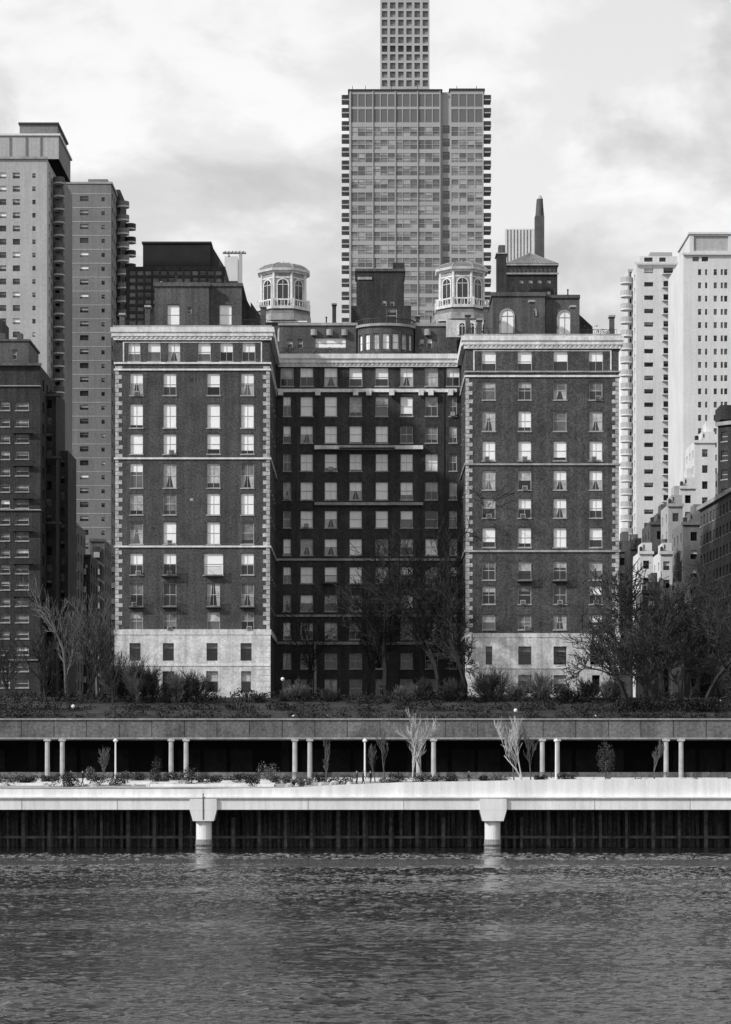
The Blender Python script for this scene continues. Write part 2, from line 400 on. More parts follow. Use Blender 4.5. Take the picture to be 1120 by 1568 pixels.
pfac(mw,237,320,437,500,DL,[(256,275,466,497,'blind_white',1,'glass_dark'),(287,293,470,480,'blind_dim',0,'glass_black')],'brick_mid',detail=1)
sides(mw,237,320,437,500,DL,12,'brick_mid')
mw.pbox(235,322,432,438,DL-.2,12.5,'brick_mid')
pfac(mw,320.5,370,437,500,DL+1.2,[(336,355,466,497,'blind_white',1,'glass_dark')],'brick_mid',detail=1)
sides(mw,320.5,370,437,500,DL+1.2,12,'brick_mid')
mw.pbox(318,372,433,438,DL+1.0,12.5,'brick_mid')
mw.ring(X(246,DL),DL+1,Z(434,DL),Z(428,DL),.5,.1,'lead_roof')
def slope(M_,pxa,pya,pxb,pyb,ybot,d,th,m):
    P=lambda px,py,dd:(X(px,d),dd,Z(py,d))
    f=[P(pxa,ybot,d),P(pxb,ybot,d),P(pxb,pyb,d),P(pxa,pya,d)]; b=[(p[0],d+th,p[2]) for p in f]
    M_.poly(f,m); M_.poly(b[::-1],m)
    for i in range(4): M_.poly([f[i],b[i],b[(i+1)%4],f[(i+1)%4]],m)
slope(mw,364,432,384,470,500,DL+3,6,'brick_dark')
slope(mw,384,462,408,496,500,DL+3.2,5,'brick_dark')
slope(mw,222,497,238,470,500,DL+3.4,5,'brick_dark')
for px,yt in ((187,482),(403,470),(226,470)):
    mw.pbox(px-4,px+4,yt,503,D1+3,1.1,'brick_mid'); mw.pbox(px-5,px+5,yt-3,yt,D1+2.8,1.5,'trim_grey')
DR=311.0
lc=pfac(mw,755,835,452,514,DR,[],'brick_mid'); sides(mw,755,835,452,514,DR,12,'brick_mid'); mw.pbox(753,837,447,453,DR-.2,12.5,'brick_mid')
arch(mw,lc,(777-755)*DR/F,Z(484,DR),.8,Z(510,DR),'blind_white','trim_grey')
arch(mw,lc,(817-755)*DR/F,Z(478,DR),.28,Z(484,DR),'glass_black','trim_grey')
lc=pfac(mw,835.5,888,455,514,DR+1,[],'brick_mid'); sides(mw,835.5,888,455,514,DR+1,12,'brick_mid'); mw.pbox(834,889,451,456,DR+.8,12.5,'brick_mid')
arch(mw,lc,(865-835.5)*DR/F,Z(484,DR),.8,Z(510,DR),'blind_white','trim_grey')
slope(mw,884,478,908,500,514,DR+2,6,'brick_dark')
for px,yt in ((938,485),(815,462),(878,470),(717,482),(745,470),(735,490)):
    mw.pbox(px-3.5,px+3.5,yt,516,D2+3,1.0,'brick_mid'); mw.pbox(px-5,px+5,yt-3,yt,D2+2.8,1.4,'trim_grey')
for (a,b,y,d) in ((180,236,497,D1+.5),(372,410,495,D1+.5),(716,754,508,D2+.5),(890,945,510,D2+.5),(430,545,538,D3+.6),(636,700,538,D3+.6)):
    x0,x1=X(a,d),X(b,d); zt=Z(y-6,d); z0=zt-1.3
    mw.box(x0,x1,d,d+.05,zt-.05,zt,'dark_metal')
    n=max(2,int((x1-x0)/.25))
    for i in range(n+1): xx=x0+(x1-x0)*i/n; mw.box(xx-.02,xx+.02,d,d+.04,z0,zt-.05,'dark_metal')
rq=random.Random(8)
for i in range(46):
    a,d=rq.choice([(rq.uniform(180,236),D1+1.5),(rq.uniform(376,410),D1+1.5),(rq.uniform(716,752),D2+1.5),(rq.uniform(892,944),D2+1.5),(rq.uniform(432,545),D3+1.6),(rq.uniform(636,698),D3+1.6)])
    base=Z(503 if d<302 else 516 if d<310 else 543,d); x_=X(a,d); hh=rq.uniform(.6,1.7)
    for _ in range(16):
        c_=Vector((x_+rq.gauss(0,.28),d+rq.gauss(0,.2),base+hh*rq.uniform(.1,1))); s_=.16
        mw.poly([tuple(c_+Vector((rq.uniform(-s_,s_),rq.uniform(-s_,s_),rq.uniform(-s_,s_)))) for _q in range(3)],'leaf_b')
for (px,yt,d) in ((270,424,DL+4),(300,428,DL+5),(345,426,DL+5),(790,440,DR+4),(850,442,DR+5),(575,396,DP+10),(500,486,DP+5),(660,486,DP+5),(870,444,DR+4)):
    mw.ring(X(px,d),d,Z(yt+14,d),Z(yt,d),.09,.09,'dark_metal',n=6); mw.ring(X(px,d),d,Z(yt,d)+.002,Z(yt-1.5,d),.2,.05,'dark_metal',n=6)
mw.finish(apt)
def cupola(pxc,ytop,d,name):
    m=M(name); cx,cy=X(pxc,d),d+4
    zt=lambda y: Z(y+ytop,d)
    r=3.45
    x0,x1=cx-3.1,cx+3.1
    lc=facade(m,(x0,d+.9),(x1,d+.9),Z(552,d),zt(96),[],'brick_mid')
    facade(m,(x1,d+.9),(x1,d+7.1),Z(552,d),zt(96),[],'brick_mid'); facade(m,(x0,d+7.1),(x0,d+.9),Z(552,d),zt(96),[],'brick_mid'); facade(m,(x1,d+7.1),(x0,d+7.1),Z(552,d),zt(96),[],'brick_mid')
    for uu in (1.3,3.1,4.9): arch(m,lc,uu,zt(112),.5,zt(128),'glass_black','trim_white')
    m.box(x0-.3,x1+.3,d+.5,d+7.4,zt(99),zt(97),'trim_white')
    a0=math.pi/8
    m.ring(cx,cy,zt(96)+.003,zt(86),r*1.2,r*1.2,'trim_grey',a0=a0); m.ring(cx,cy,zt(86),zt(78),r*1.2,r*1.05,'lead_roof',a0=a0)
    m.ring(cx,cy,zt(78),zt(74),r*1.16,r*1.18,'trim_white',a0=a0)
    for i in range(8):
        a,b=a0+2*math.pi*i/8,a0+2*math.pi*(i+1)/8
        pa=(cx+r*1.12*math.cos(a),cy+r*1.12*math.sin(a)); pb=(cx+r*1.12*math.cos(b),cy+r*1.12*math.sin(b))
        l=Loc(pa,pb)
        m.box(pa[0]-.15,pa[0]+.15,pa[1]-.15,pa[1]+.15,zt(74)+.002,zt(62),'trim_white')
        l.box(m,.16,l.L-.16,zt(65),zt(63),-.06,.06,'trim_white')
        for q in range(6): u=.3+(l.L-.6)*q/5; l.box(m,u-.05,u+.05,zt(73.9),zt(65)-.002,-.04,.04,'trim_white')
    rd=r*.94
    for i in range(8):
        a,b=a0+2*math.pi*i/8,a0+2*math.pi*(i+1)/8
        pa=(cx+rd*math.cos(a),cy+rd*math.sin(a)); pb=(cx+rd*math.cos(b),cy+rd*math.sin(b))
        l=facade(m,pa,pb,zt(74),zt(20),[],'trim_grey')
        arch(m,l,l.L/2,zt(40),.72,zt(70),'glass_dark','trim_white',tw=.16)
        m.ring(pa[0],pa[1],zt(74),zt(22),.22,.18,'trim_white',n=8)
        l.box(m,.2,l.L-.2,zt(30),zt(28),-.08,0,'trim_white')
    m.ring(cx,cy,zt(22),zt(19),r*1.0,r*1.04,'trim_white',a0=a0)
    m.ring(cx,cy,zt(19)+.002,zt(15.5),r*1.13,r*1.16,'trim_white',a0=a0)
    prof=[(15.5,1.1),(11,.98),(7,.8),(4,.55),(2.5,.3)]
    for (ya,ra),(yb,rb_) in zip(prof,prof[1:]): m.ring(cx,cy,zt(ya)+.002,zt(yb)+.002,r*ra,r*rb_,'lead_roof',a0=a0,cap=False)
    for i in range(8):
        a=a0+2*math.pi*i/8
        for (ya,ra),(yb,rb_) in zip(prof,prof[1:]):
            m.seg(Vector((cx+r*ra*math.cos(a),cy+r*ra*math.sin(a),zt(ya))),Vector((cx+r*rb_*math.cos(a),cy+r*rb_*math.sin(a),zt(yb))),.1,.1,'trim_grey',4)
    m.ring(cx,cy,zt(3)+.004,zt(0),.4,.25,'trim_grey'); m.ring(cx,cy,zt(0)+.002,zt(-3),.12,.04,'trim_grey')
    for sx in (-1,1):
        m.box(cx+sx*3.5-.25,cx+sx*3.5+.25,d+.6,d+1.2,Z(545,d),zt(104),'trim_grey'); m.ring(cx+sx*3.5,d+.9,zt(104)+.002,zt(97.5),.32,.08,'trim_grey')
    m.finish(apt)
cupola(433,393,327,'cupola_roof_lantern')
cupola(709,391,327,'cupola_roof_lantern_part')
ma=M('roof_arcade')
lc=pfac(ma,684,752,490,516,325,[],'limestone'); sides(ma,684,752,490,516,325,1.0,'limestone')
for px in (708,722,744): arch(ma,lc,(px-684)*325/F,Z(499,325),.4,Z(513,325),'glass_black','trim_white')
ma.finish(apt)

# ================================================================ BACKGROUND TOWERS
def grid(px0,px1,pyt,pyb,cx,wx,py,wy,y0,fn):
    o=[]
    y=y0
    while y+wy<pyb:
        for c in cx:
            t=fn()
            o.append((c-wx/2,c+wx/2,y,y+wy)+t)
        y+=py
    return o
def g_tower():
    r=R.random()
    if r<.3: return ('tglass_c',R.choice([.3,.5,1]),'tglass_b')
    if r<.38: return ('blind_grey',R.choice([.3,.5]),'tglass_b')
    return ('glass_mid',R.choice([0,.4,.2]),R.choice(['tglass_a','tglass_b','tglass_b','glass_mid']))
t=M('glass_apartment_tower'); d=600
wins=[]
ncol=12; pit=(674-537)/ncol
for r_ in range(17):
    y=192+r_*20.1
    if y>520: break
    for c in range(ncol):
        a=537+c*pit+(1.2 if c%3==0 else .4)
        wins.append((a,537+(c+1)*pit-.4,y+2,y+9)+g_tower())
        wins.append((a,537+(c+1)*pit-.4,y+9.6,y+16)+g_tower())
for c in range(ncol):
    for (ya,yb) in ((144,163),(167,187)):
        wins.append((537+c*pit+.7,537+(c+1)*pit-.7,ya,yb,'louver',1,'glass_dark'))
pfac(t,535,676,138,560,d,wins,'tower_panel',detail=False,dep=.12)
sides(t,535,676,138,560,d,30,'tower_panel',sidewins=(4,2.6,3.35,2,'glass_mid'),right=False)
wins=[]
for r_ in range(17):
    y=192+r_*20.1
    for c in range(4):
        a=691+c*12.2
        wins.append((a+.8,a+11.4,y+2,y+9)+g_tower())
        wins.append((a+.8,a+11.4,y+9.6,y+16)+g_tower())
for c in range(4):
    for (ya,yb) in ((144,163),(167,187)): wins.append((691+c*12.2+.7,691+c*12.2+11.5,ya,yb,'louver',1,'glass_dark'))
pfac(t,690,741,137,560,d,wins,'tower_panel',detail=False,dep=.12)
sides(t,690,741,137,560,d,30,'tower_panel',sidewins=(4,2.6,3.35,2,'glass_mid'))
d2=601.0
wins=[]
for r_ in range(17):
    y=190+r_*20.1
    wins.append((678,689,y+2,y+14,'tglass_b',.3,'tglass_a'))
pfac(t,674,692,142,560,d2,wins,'tower_panel',detail=False)
t.pbox(674,692,141,142,d2,20,'roof_tar')
for r_ in range(-2,17):
    y=187+r_*20.1
    for (xc,sg) in ((535,-1),(741,1)):
        x0=X(xc,d); w=1.95
        zf=Z(y+4,d)
        t.box(min(x0+.01*sg,x0+sg*w),max(x0+.01*sg,x0+sg*w),d+.2,d+4.5,zf-.3,zf,'concrete_far')
        t.box(min(x0+sg*(w-.12),x0+sg*w),max(x0+sg*(w-.12),x0+sg*w),d+.4,d+4.5,zf+.002,zf+1.05,'glass_dark')
        t.box(min(x0+.02*sg,x0+sg*(w-.15)),max(x0+.02*sg,x0+sg*(w-.15)),d+.2,d+.35,zf+.003,zf+1.05,'glass_dark')
for c in range(0,ncol+1,3):
    px=537+c*pit; t.pbox(px-.6,px+.6,138,560,d,-.25,'concrete_far')
t.pbox(533,678,136,138.4,d-.3,30,'dark_metal'); t.pbox(688,743,135,137.4,d-.3,30,'dark_metal')
for px in (540,560,600,640,700,730): t.pbox(px-.4,px+.4,131,136,d+3,.3,'dark_metal')
t.pbox(598,640,134,136,d+5,8,'tower_panel')
t.finish()
s=M('supertall_grid_skyscraper'); d=1500
wins=[]
pit=75/6
y=-34*13.25+132
while y<134:
    yy=y
    for c in range(6):
        a=583+c*pit
        if 76<yy<88 : wins.append((a+2.0,a+pit-2.0,yy-9.6,yy,'glass_black',.5,'glass_dark'))
        else: wins.append((a+2.0,a+pit-2.0,yy-9.6,yy,'glass_mid',R.choice([.5,.6,.7]),R.choice(['glass_mid','glass_pale','glass_mid'])))
    y+=13.25
pfac(s,583,658,-330,560,d,wins,'concrete_far',detail=False,dep=1.0)
sides(s,583,658,-330,560,d,31,'concrete_far',sidewins=(4.9,3.2,5.5,4,'glass_dark'))
s.finish()
def w_small():
    r=R.random()
    if r<.4: return ('blind_grey',.5,'glass_dark')
    if r<.55: return ('blind_white',.6,'glass_mid')
    return ('blind_dim',R.choice([0,.4]),'glass_dark')
def w_dark():
    return ('blind_dim',R.choice([0,.4]),R.choice(['glass_dark','glass_black','glass_mid']))
def slabfloors(M_,px0,px1,pyt,pyb,py,d,m,th=.12):
    y=pyt
    while y<pyb:
        M_.pbox(px0,px1,y,y+1,d,-th,m); y+=py
def balc_stack(M_,pxc,rp,yt,yb,py,d,m,mr,yoff=0):
    r=rp*d/F; y=yt
    while y<yb:
        z=Z(y,d)
        M_.ring(X(pxc,d),d+yoff,z-.28,z,r,r,m,n=14)
        h=1.05
        n=14
        for i in range(n):
            a,b=2*math.pi*i/n,2*math.pi*(i+1)/n
            p=lambda t_,q:(X(pxc,d)+q*r*math.cos(t_),d+yoff+q*r*math.sin(t_))
            A=p(a,.97);B=p(b,.97)
            M_.poly([(A[0],A[1],z),(B[0],B[1],z),(B[0],B[1],z+h),(A[0],A[1],z+h)],mr)
        y+=py
a=M('pale_brick_apartment_tower'); d=450
wins=grid(0,72,243,900,[-40,-18,4,25],11,20.3,9,264,w_small)+grid(0,72,243,900,[52],5,20.3,7,265,w_small)
pfac(a,-70,72,243,900,d,wins,'brick_light',detail=False)
sides(a,-70,72,243,900,d,25,'brick_light',sidewins=(6,1.6,2.54,1.2,'glass_dark'))
pfac(a,-70,90,207,243,d+3,[],'brick_light'); sides(a,-70,90,207,243,d+3,18,'brick_grey')
pfac(a,30,88,190,206.8,d+5,[],'brick_grey'); sides(a,30,88,190,206.8,d+5,14,'brick_grey')
a.pbox(-72,92,204,207,d+2.7,19,'concrete_light'); a.pbox(28,90,187,190,d+4.7,15,'dark_metal')
for px in (-30,15,40,62): a.pbox(px-.6,px+.6,209,241,d+2.9,-.15,'brick_grey')
a.pbox(-72,73,240,243.2,d-.2,-.2,'trim_grey')
pfac(a,72.2,97,272,900,d+8,grid(72,97,272,900,[88],7,20.3,11,275,w_dark),'brick_grey',detail=False); sides(a,72.2,97,272,900,d+8,14,'brick_grey')
balc_stack(a,84,9,268,900,20.3,d,'concrete_far','brick_mid',yoff=6)
a.finish()
b=M('grey_brick_apartment_tower'); d=520
wins=grid(93,172,280,900,[129],13,21.3,8,300,w_small)+grid(93,172,280,900,[158],5,21.3,6,302,w_small)
pfac(b,88,170,281,900,d,wins,'brick_grey',detail=False)
sides(b,88,170,281,900,d,18,'brick_grey',sidewins=(4,1.8,3.07,1.3,'glass_dark'))
b.pbox(86,172,278,281,d-.2,18.5,'trim_grey')
b.pbox(135,165,274,278,d+4,8,'brick_grey')
slabfloors(b,88,170,296,900,21.3,d,'brick_light',.05)
balc_stack(b,180,10,296,900,21.3,d,'concrete_light','brick_grey',yoff=12)
balc_stack(b,186,9,318,900,21.3,d,'concrete_light','brick_dark',yoff=20)
pfac(b,170.3,184,290,900,d+12,[],'brick_dark'); sides(b,170.3,184,290,900,d+12,14,'brick_dark')
b.finish()
k=M('dark_office_building'); d=480
pfac(k,219,322,372,420,d+6,[],'roof_black'); sides(k,219,322,372,420,d+6,22,'roof_black')
k.pbox(217,324,369.5,372,d+5.7,22.6,'dark_metal')
wins=grid(193,345,408,560,[203,215,227,239,251,263,275,287,299,311,323,335],9,11,7,414,lambda:('blind_dim',R.choice([0,.3,1]),R.choice(['glass_dark','glass_mid','glass_black'])))
pfac(k,193,345,408,560,d,wins,'brick_dark',detail=False); sides(k,193,345,408,560,d,26,'brick_dark')
slope(k,322,372,345,410,420,d+7,18,'brick_dark')
k.finish()
c=M('tower_crane'); d=700
c.pbox(366,371,388,520,d,1,'concrete_far')
c.pbox(341,377,385,387.5,d-.1,1.2,'concrete_far'); c.pbox(349,352,389,392,d,1,'concrete_far'); c.pbox(344,364,392,430,d+20,12,'concrete_light')
for i in range(6): 
    c.seg(Vector((X(343+i*5.5,d),d-.2,Z(387,d))),Vector((X(346+i*5.5,d),d-.2,Z(384,d))),.12,.12,'concrete_far')
c.finish()
cc=M('balcony_apartment_tower'); d=480
wins=grid(985,1043,395,860,[1024],15,20.5,9,409,lambda:('blind_dim',R.choice([0,.4]),R.choice(['glass_dark','glass_black'])))
wins+=grid(985,1043,395,860,[994],14,20.5,7,411,w_small)
pfac(cc,975,1043,404,900,d,wins,'concrete_light',detail=False,dep=.8)
sides(cc,975,1043,404,900,d,22,'concrete_light',sidewins=(4,1.8,2.73,1.3,'glass_dark'))
pfac(cc,980,1038,392,403.8,d+3,[(987,1000,394,402,'glass_dark',1,'glass_dark'),(1010,1020,394,402,'glass_dark',1,'glass_dark')],'concrete_light',detail=False); sides(cc,980,1038,392,403.8,d+3,12,'concrete_light')
cc.pbox(972,1045,401,404.3,d-.4,-.3,'concrete_light')
cc.pbox(996,1030,386,391.8,d+6,5,'concrete_far')
balc_stack(cc,966,10,422,900,20.5,d,'concrete_light','brick_light',yoff=7)
pfac(cc,962,975,412,900,d+9,grid(962,975,412,900,[968],7,20.5,10,416,w_dark),'brick_light',detail=False); sides(cc,962,975,412,900,d+9,12,'concrete_light')
slabfloors(cc,1014,1034,419.5,890,20.5,d,'concrete_light',.9)
cc.finish()
e=M('pale_slab_apartment_tower'); d=440
wins=grid(1047,1190,395,820,[1072,1096,1112,1140,1165],5,20.3,9,412,w_dark)+grid(1047,1190,395,820,[1082,1106],3.5,20.3,9,412,w_dark)+grid(1047,1190,388,407,[1066,1080],10,40,7,393,w_dark)
pfac(e,1047,1200,390,820,d,wins,'concrete_light',detail=False); sides(e,1047,1200,390,820,d,22,'concrete_light')
pfac(e,1057,1195,358,389.8,d+3,[(1063,1116,361,384,'brick_light',1,'glass_dark')],'concrete_light',detail=False,dep=.3); sides(e,1057,1195,358,389.8,d+3,15,'concrete_light')
e.pbox(1055,1197,355,358,d+2.7,16,'concrete_light')
e.pbox(1045,1202,387,390.2,d-.2,-.3,'concrete_light')
e.finish()
h=M('hipped_roof_tower'); d=530
wins=grid(776,854,410,440,[783+i*6.6 for i in range(11)],4,100,6,411,lambda:('blind_grey',.3,'glass_mid'))
wins+=grid(776,854,425,520,[785,799,813,827,841],6,17,10,428,lambda:('blind_grey',R.choice([.5,0]),'glass_dark'))
pfac(h,775,854,406,560,d,wins,'brick_dark',detail=False); sides(h,775,854,406,560,d,9.2,'brick_dark')
h.pbox(773,856,403.5,406,d-.3,10,'trim_grey'); h.pbox(773,856,417.5,420,d-.25,-.2,'trim_grey')
x0,x1=X(773,d),X(856,d); zc=Z(403.4,d); ap=((x0+x1)/2,d+4.6,Z(380,d))
cn=[(x0,d-.3,zc),(x1,d-.3,zc),(x1,d+9.5,zc),(x0,d+9.5,zc)]
for i in range(4): h.poly([cn[i],cn[(i+1)%4],ap],'lead_roof')
for i in range(1,12):
    tt=i/12; h.seg(Vector((x0+(x1-x0)*tt,d-.33,zc)),Vector((ap[0]+(x0+(x1-x0)*tt-ap[0])*.05,ap[1]-.2,ap[2])),.06,.04,'trim_grey')
h.finish()
sp=M('slender_spire_tower'); d=900
pfac(sp,820,834,330,560,d,[],'brick_mid'); sides(sp,820,834,330,560,d,4,'brick_mid')
sp.ring(X(827.5,d),d+2,Z(330,d),Z(303,d),1.7,1.2,'brick_mid',n=10); sp.ring(X(828,d),d+2,Z(303,d),Z(297,d),1.2,.4,'concrete_far',n=10)
sp.finish()
st=M('striped_office_tower'); d=1100
wins=[(777+i*5,779.4+i*5,352,470,'glass_pale',1,'glass_mid') for i in range(8)]
pfac(st,774,820,350,560,d,wins,'concrete_light',detail=False); sides(st,774,820,350,560,d,14,'concrete_light'); st.finish()
q=M('narrow_brick_tower'); d=520
pfac(q,762,776,388,560,d,[],'brick_dark'); sides(q,762,776,388,560,d,5,'brick_dark'); q.pbox(764,774,375,387.8,d+1,3,'brick_mid'); q.pbox(760,778,386.5,388.3,d-.2,5.4,'trim_grey')
q.finish()
l=M('brownstone_apartment_house'); d=330
rw=[]
y=615
while y<1070:
    for c,w in ((8,14),(34,20)): 
        rw.append((c-w/2,c+w/2,y,y+13,R.choice(['blind_grey','blind_dim','blind_white','blind_dim','blind_dim']),R.choice([.3,.5,.5,.7]),'glass_black'))
    y+=25
pfac(l,-80,62,560,1110,d,rw,'brick_dark',detail=1,sill='trim_grey')
sides(l,-80,62,560,1110,d,14,'brick_dark',sidewins=(4,1.6,3.1,1.5,'glass_black'))
pfac(l,-80,44,522,559.8,d+2,[(18,26,535,550,'blind_dim',.5,'glass_black')],'brick_mid',detail=1); sides(l,-80,44,522,559.8,d+2,10,'brick_mid')
l.pbox(-82,46,519,522,d+1.8,10.4,'brick_mid'); l.pbox(-82,64,556,560,d-.25,-.3,'brick_mid')
l.pbox(-80,4,490,519,d+5,6,'brick_dark')
for px in (4,30): l.pbox(px-4,px+4,510,519,d+3,1.2,'brick_mid')
for yy in (590,780,1010): l.pbox(-81,63,yy,yy+1.5,d-.1,-.15,'trim_grey')
for yy in (655,705,755,805,855,905): ironbalc(l,20,50,yy,yy+8,d)
pfac(l,62.5,86,600,1110,d+7,grid(62,86,600,1110,[74],11,25,13,612,w_dark),'brick_dark',detail=False); sides(l,62.5,86,600,1110,d+7,10,'brick_dark')
for yy in (605,700,800): l.pbox(60,94,yy,yy+3,d+6.5,-1,'brick_mid')
pfac(l,86.3,104,690,1110,d+12,grid(86,104,690,1110,[95],8,25,13,702,w_dark),'brick_dark',detail=False); sides(l,86.3,104,690,1110,d+12,10,'brick_dark')
l.finish()
def rowhouse(name,px0,px1,yt,d,depth,wall,pu=2.6,wz=1.6,pz=3.1,skew=0,bays=False,zb=17.9):
    m=M(name); x0,x1=X(px0,d),X(px1,d)
    z0,z1=zb,Z(yt,d); wins=[]; L=math.hypot(x1-x0,skew)
    n=max(1,int(L/pu)); z=z1-1.5
    while z-wz>z0+.3:
        for i in range(n):
            u=(i+.5)*L/n
            wins.append((u-pu*.27,u+pu*.27,z-wz,z)+(R.choice(['blind_grey','blind_white','blind_dim']),R.choice([0,.0,.4,.5]),R.choice(['glass_dark','glass_black'])))
        z-=pz
    lc=facade(m,(x0,d),(x1,d+skew),z0,z1,wins,wall,detail=False)
    lc.box(m,-.2,L+.2,z1-.4,z1+.1,-.3,.2,wall)
    if bays:
        z=z1-1.2
        while z-2>z0:
            lc.box(m,L*.3,L*.7,z-2.2,z-1.2,-1.1,-.0,'trim_grey'); lc.box(m,L*.32,L*.68,z-1.2,z-.2,-1.0,-.0,'glass_dark'); z-=pz
    p=[(x0,d),(x1,d+skew),(x1,d+skew+depth),(x0,d+depth)]
    for (A,B) in ((p[1],p[2]),(p[2],p[3]),(p[3],p[0])):
        LL=math.hypot(A[0]-B[0],A[1]-B[1]); ww=[]
        nn=max(1,int(LL/4)); z=z1-1.5
        while z-wz>z0+.3:
            for i in range(nn):
                u=(i+.5)*LL/nn; ww.append((u-.7,u+.7,z-wz,z,'blind_grey',R.choice([0,.4]),'glass_dark'))
            z-=pz
        facade(m,A,B,z0,z1,ww,wall,detail=False)
    m.poly([(a_[0],a_[1],z1) for a_ in p],'roof_tar')
    return m
rowhouse('street_row_house',98,118,802,395,12,'brick_mid',bays=True).finish()
rowhouse('street_row_house',118,138,850,405,12,'brick_dark',bays=True).finish()
rowhouse('street_row_house',138,160,826,430,12,'brick_mid',bays=True).finish()
rowhouse('street_row_house',154,186,850,460,12,'brick_grey',bays=True).finish()
rbl=[('stepped_white_apartment_house',1064,1096,675,425,12,'concrete_light'),('stepped_white_apartment_house',1042,1066,745,410,12,'concrete_light'),
    ('stepped_white_apartment_house',1024,1046,772,395,10,'brick_light'),('brick_row_house',996,1026,800,408,12,'brick_mid'),('stepped_white_apartment_house',980,1000,845,400,10,'concrete_light'),
    ('brick_row_house',940,968,842,440,12,'brick_mid'),('brick_row_house',966,984,838,430,10,'brick_dark'),
    ('brick_row_house',1046,1080,800,372,12,'brick_grey'),('stepped_white_apartment_house',1012,1030,845,372,10,'concrete_light'),('stepped_white_apartment_house',1030,1048,905,362,10,'brick_light'),('brick_row_house',985,1012,905,366,10,'brick_mid')]
rr=random.Random(77)
for (n_,a_,b_,y_,d_,dp,wm) in rbl:
    m=rowhouse(n_,a_,b_,y_,d_,dp,wm,pu=1.9,wz=1.4,pz=2.9)
    w_=b_-a_
    q=rr.uniform(.15,.4)
    m.pbox(a_+w_*q,b_-1,y_-14,y_-.05,d_+2,6,wm)
    m.pbox(a_+w_*q+2,a_+w_*q+4,y_-11,y_-5,d_+1.98,-.02,'glass_dark')
    if w_>20: m.pbox(a_+w_*(q+.2),b_-5,y_-28,y_-14.05,d_+4,4,wm)
    m.pbox(a_+w_*.05,a_+w_*.2,y_-8,y_-.05,d_+1,1.2,'brick_dark')
    m.ring(X(b_-6,d_),d_+5,Z(y_-16,d_),Z(y_-24,d_),.5,.5,'bark_mid',n=8) if w_<20 else None
    m.finish()
m=M('ivy_clad_brick_apartment_house')
z0=17.9
def skewblock(m,A,B,zA,dep,wall,pu=2.4):
    L=math.hypot(A[0]-B[0],A[1]-B[1]); wins=[]; n=int(L/pu); z=zA-1.6
    while z-1.6>z0+.5:
        for i in range(n):
            u=(i+.5)*L/n; wins.append((u-.6,u+.6,z-1.6,z,R.choice(['blind_grey','blind_white','blind_dim']),R.choice([.0,.5]),'glass_dark'))
        z-=3.1
    lc=facade(m,A,B,z0,zA,wins,wall,detail=1,sill='trim_grey')
    lc.box(m,-.2,L+.2,zA-.6,zA,-.5,.3,'trim_grey')
    C=(B[0]+lc.nx*dep,B[1]+lc.ny*dep); D=(A[0]+lc.nx*dep,A[1]+lc.ny*dep)
    facade(m,B,C,z0,zA,[],wall); facade(m,C,D,z0,zA,[],wall); facade(m,D,A,z0,zA,[],wall)
    m.poly([(p[0],p[1],zA-.01) for p in (A,B,C,D)],'roof_tar')
skewblock(m,(X(1072,372),372),(X(1150,335),335),Z(745,345),14,'brick_mid')
skewblock(m,(X(1100,385),385),(X(1160,380),380),Z(640,380),14,'brick_dark')
m.pbox(1104,1126,620,642,386,6,'brick_dark')
m.finish()

# ================================================================ GROUND, ROAD, DECK
g=M('ground')
g.poly([(-6000,256.3,5.9),(6000,256.3,5.9),(6000,9000,5.9),(-6000,9000,5.9)],'soil'); g.finish()
g=M('esplanade_pavement')
g.poly([(-400,249.5,6.38),(400,249.5,6.38),(400,281.5,7.33),(-400,281.5,7.33)],'paving'); g.finish()
def gz(y): return 6.38+(y-249.5)*0.0297
g=M('hillside_garden_ground')
g.poly([(-600,299,17.6),(600,299,17.6),(600,3000,17.9),(-600,3000,17.9)],'soil')
g.poly([(-600,284,14.3),(600,284,14.3),(600,299,17.6),(-600,299,17.6)],'soil')
g.poly([(-600,284,12.5),(600,284,12.5),(600,284,14.3),(-600,284,14.3)],'soil')
g.finish()
f=M('elevated_highway')
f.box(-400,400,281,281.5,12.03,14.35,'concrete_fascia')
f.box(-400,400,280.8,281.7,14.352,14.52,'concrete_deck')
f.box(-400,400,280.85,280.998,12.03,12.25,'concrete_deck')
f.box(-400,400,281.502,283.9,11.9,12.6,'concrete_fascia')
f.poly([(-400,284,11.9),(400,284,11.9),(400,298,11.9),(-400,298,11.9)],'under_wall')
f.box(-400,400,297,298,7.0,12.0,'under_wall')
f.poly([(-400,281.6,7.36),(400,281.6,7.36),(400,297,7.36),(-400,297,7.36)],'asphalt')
f.box(-400,400,281.52,281.9,7.36,8.1,'concrete_fascia')
x=-400
while x<400:
    f.box(x,x+.05,280.97,281.0-.002,12.26,14.34,'under_wall'); x+=3.9
for i in range(-8,9):
    for off in (72,95):
        px=off+i*189.8
        xx=X(px,280); f.ring(xx,280.3,7.3,12.1,.3,.27,'concrete_column',n=10); f.box(xx-.4,xx+.4,279.95,280.75,11.8,12.02,'concrete_column')
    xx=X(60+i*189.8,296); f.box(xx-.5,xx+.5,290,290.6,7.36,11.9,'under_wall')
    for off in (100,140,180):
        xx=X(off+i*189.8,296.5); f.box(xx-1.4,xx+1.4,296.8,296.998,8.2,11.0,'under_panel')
f.finish()
b=M('waterfront_deck_beam')
b.box(-400,400,248.6,256,4.15,5.36,'concrete_parapet')
b.box(-400,400,248.35,256,5.362,5.52,'concrete_parapet')
prof=[(-5000,1208),(290,1208.5),(430,1207),(520,1202),(620,1198),(720,1196.5),(860,1193.5),(1300,1192),(6000,1192)]
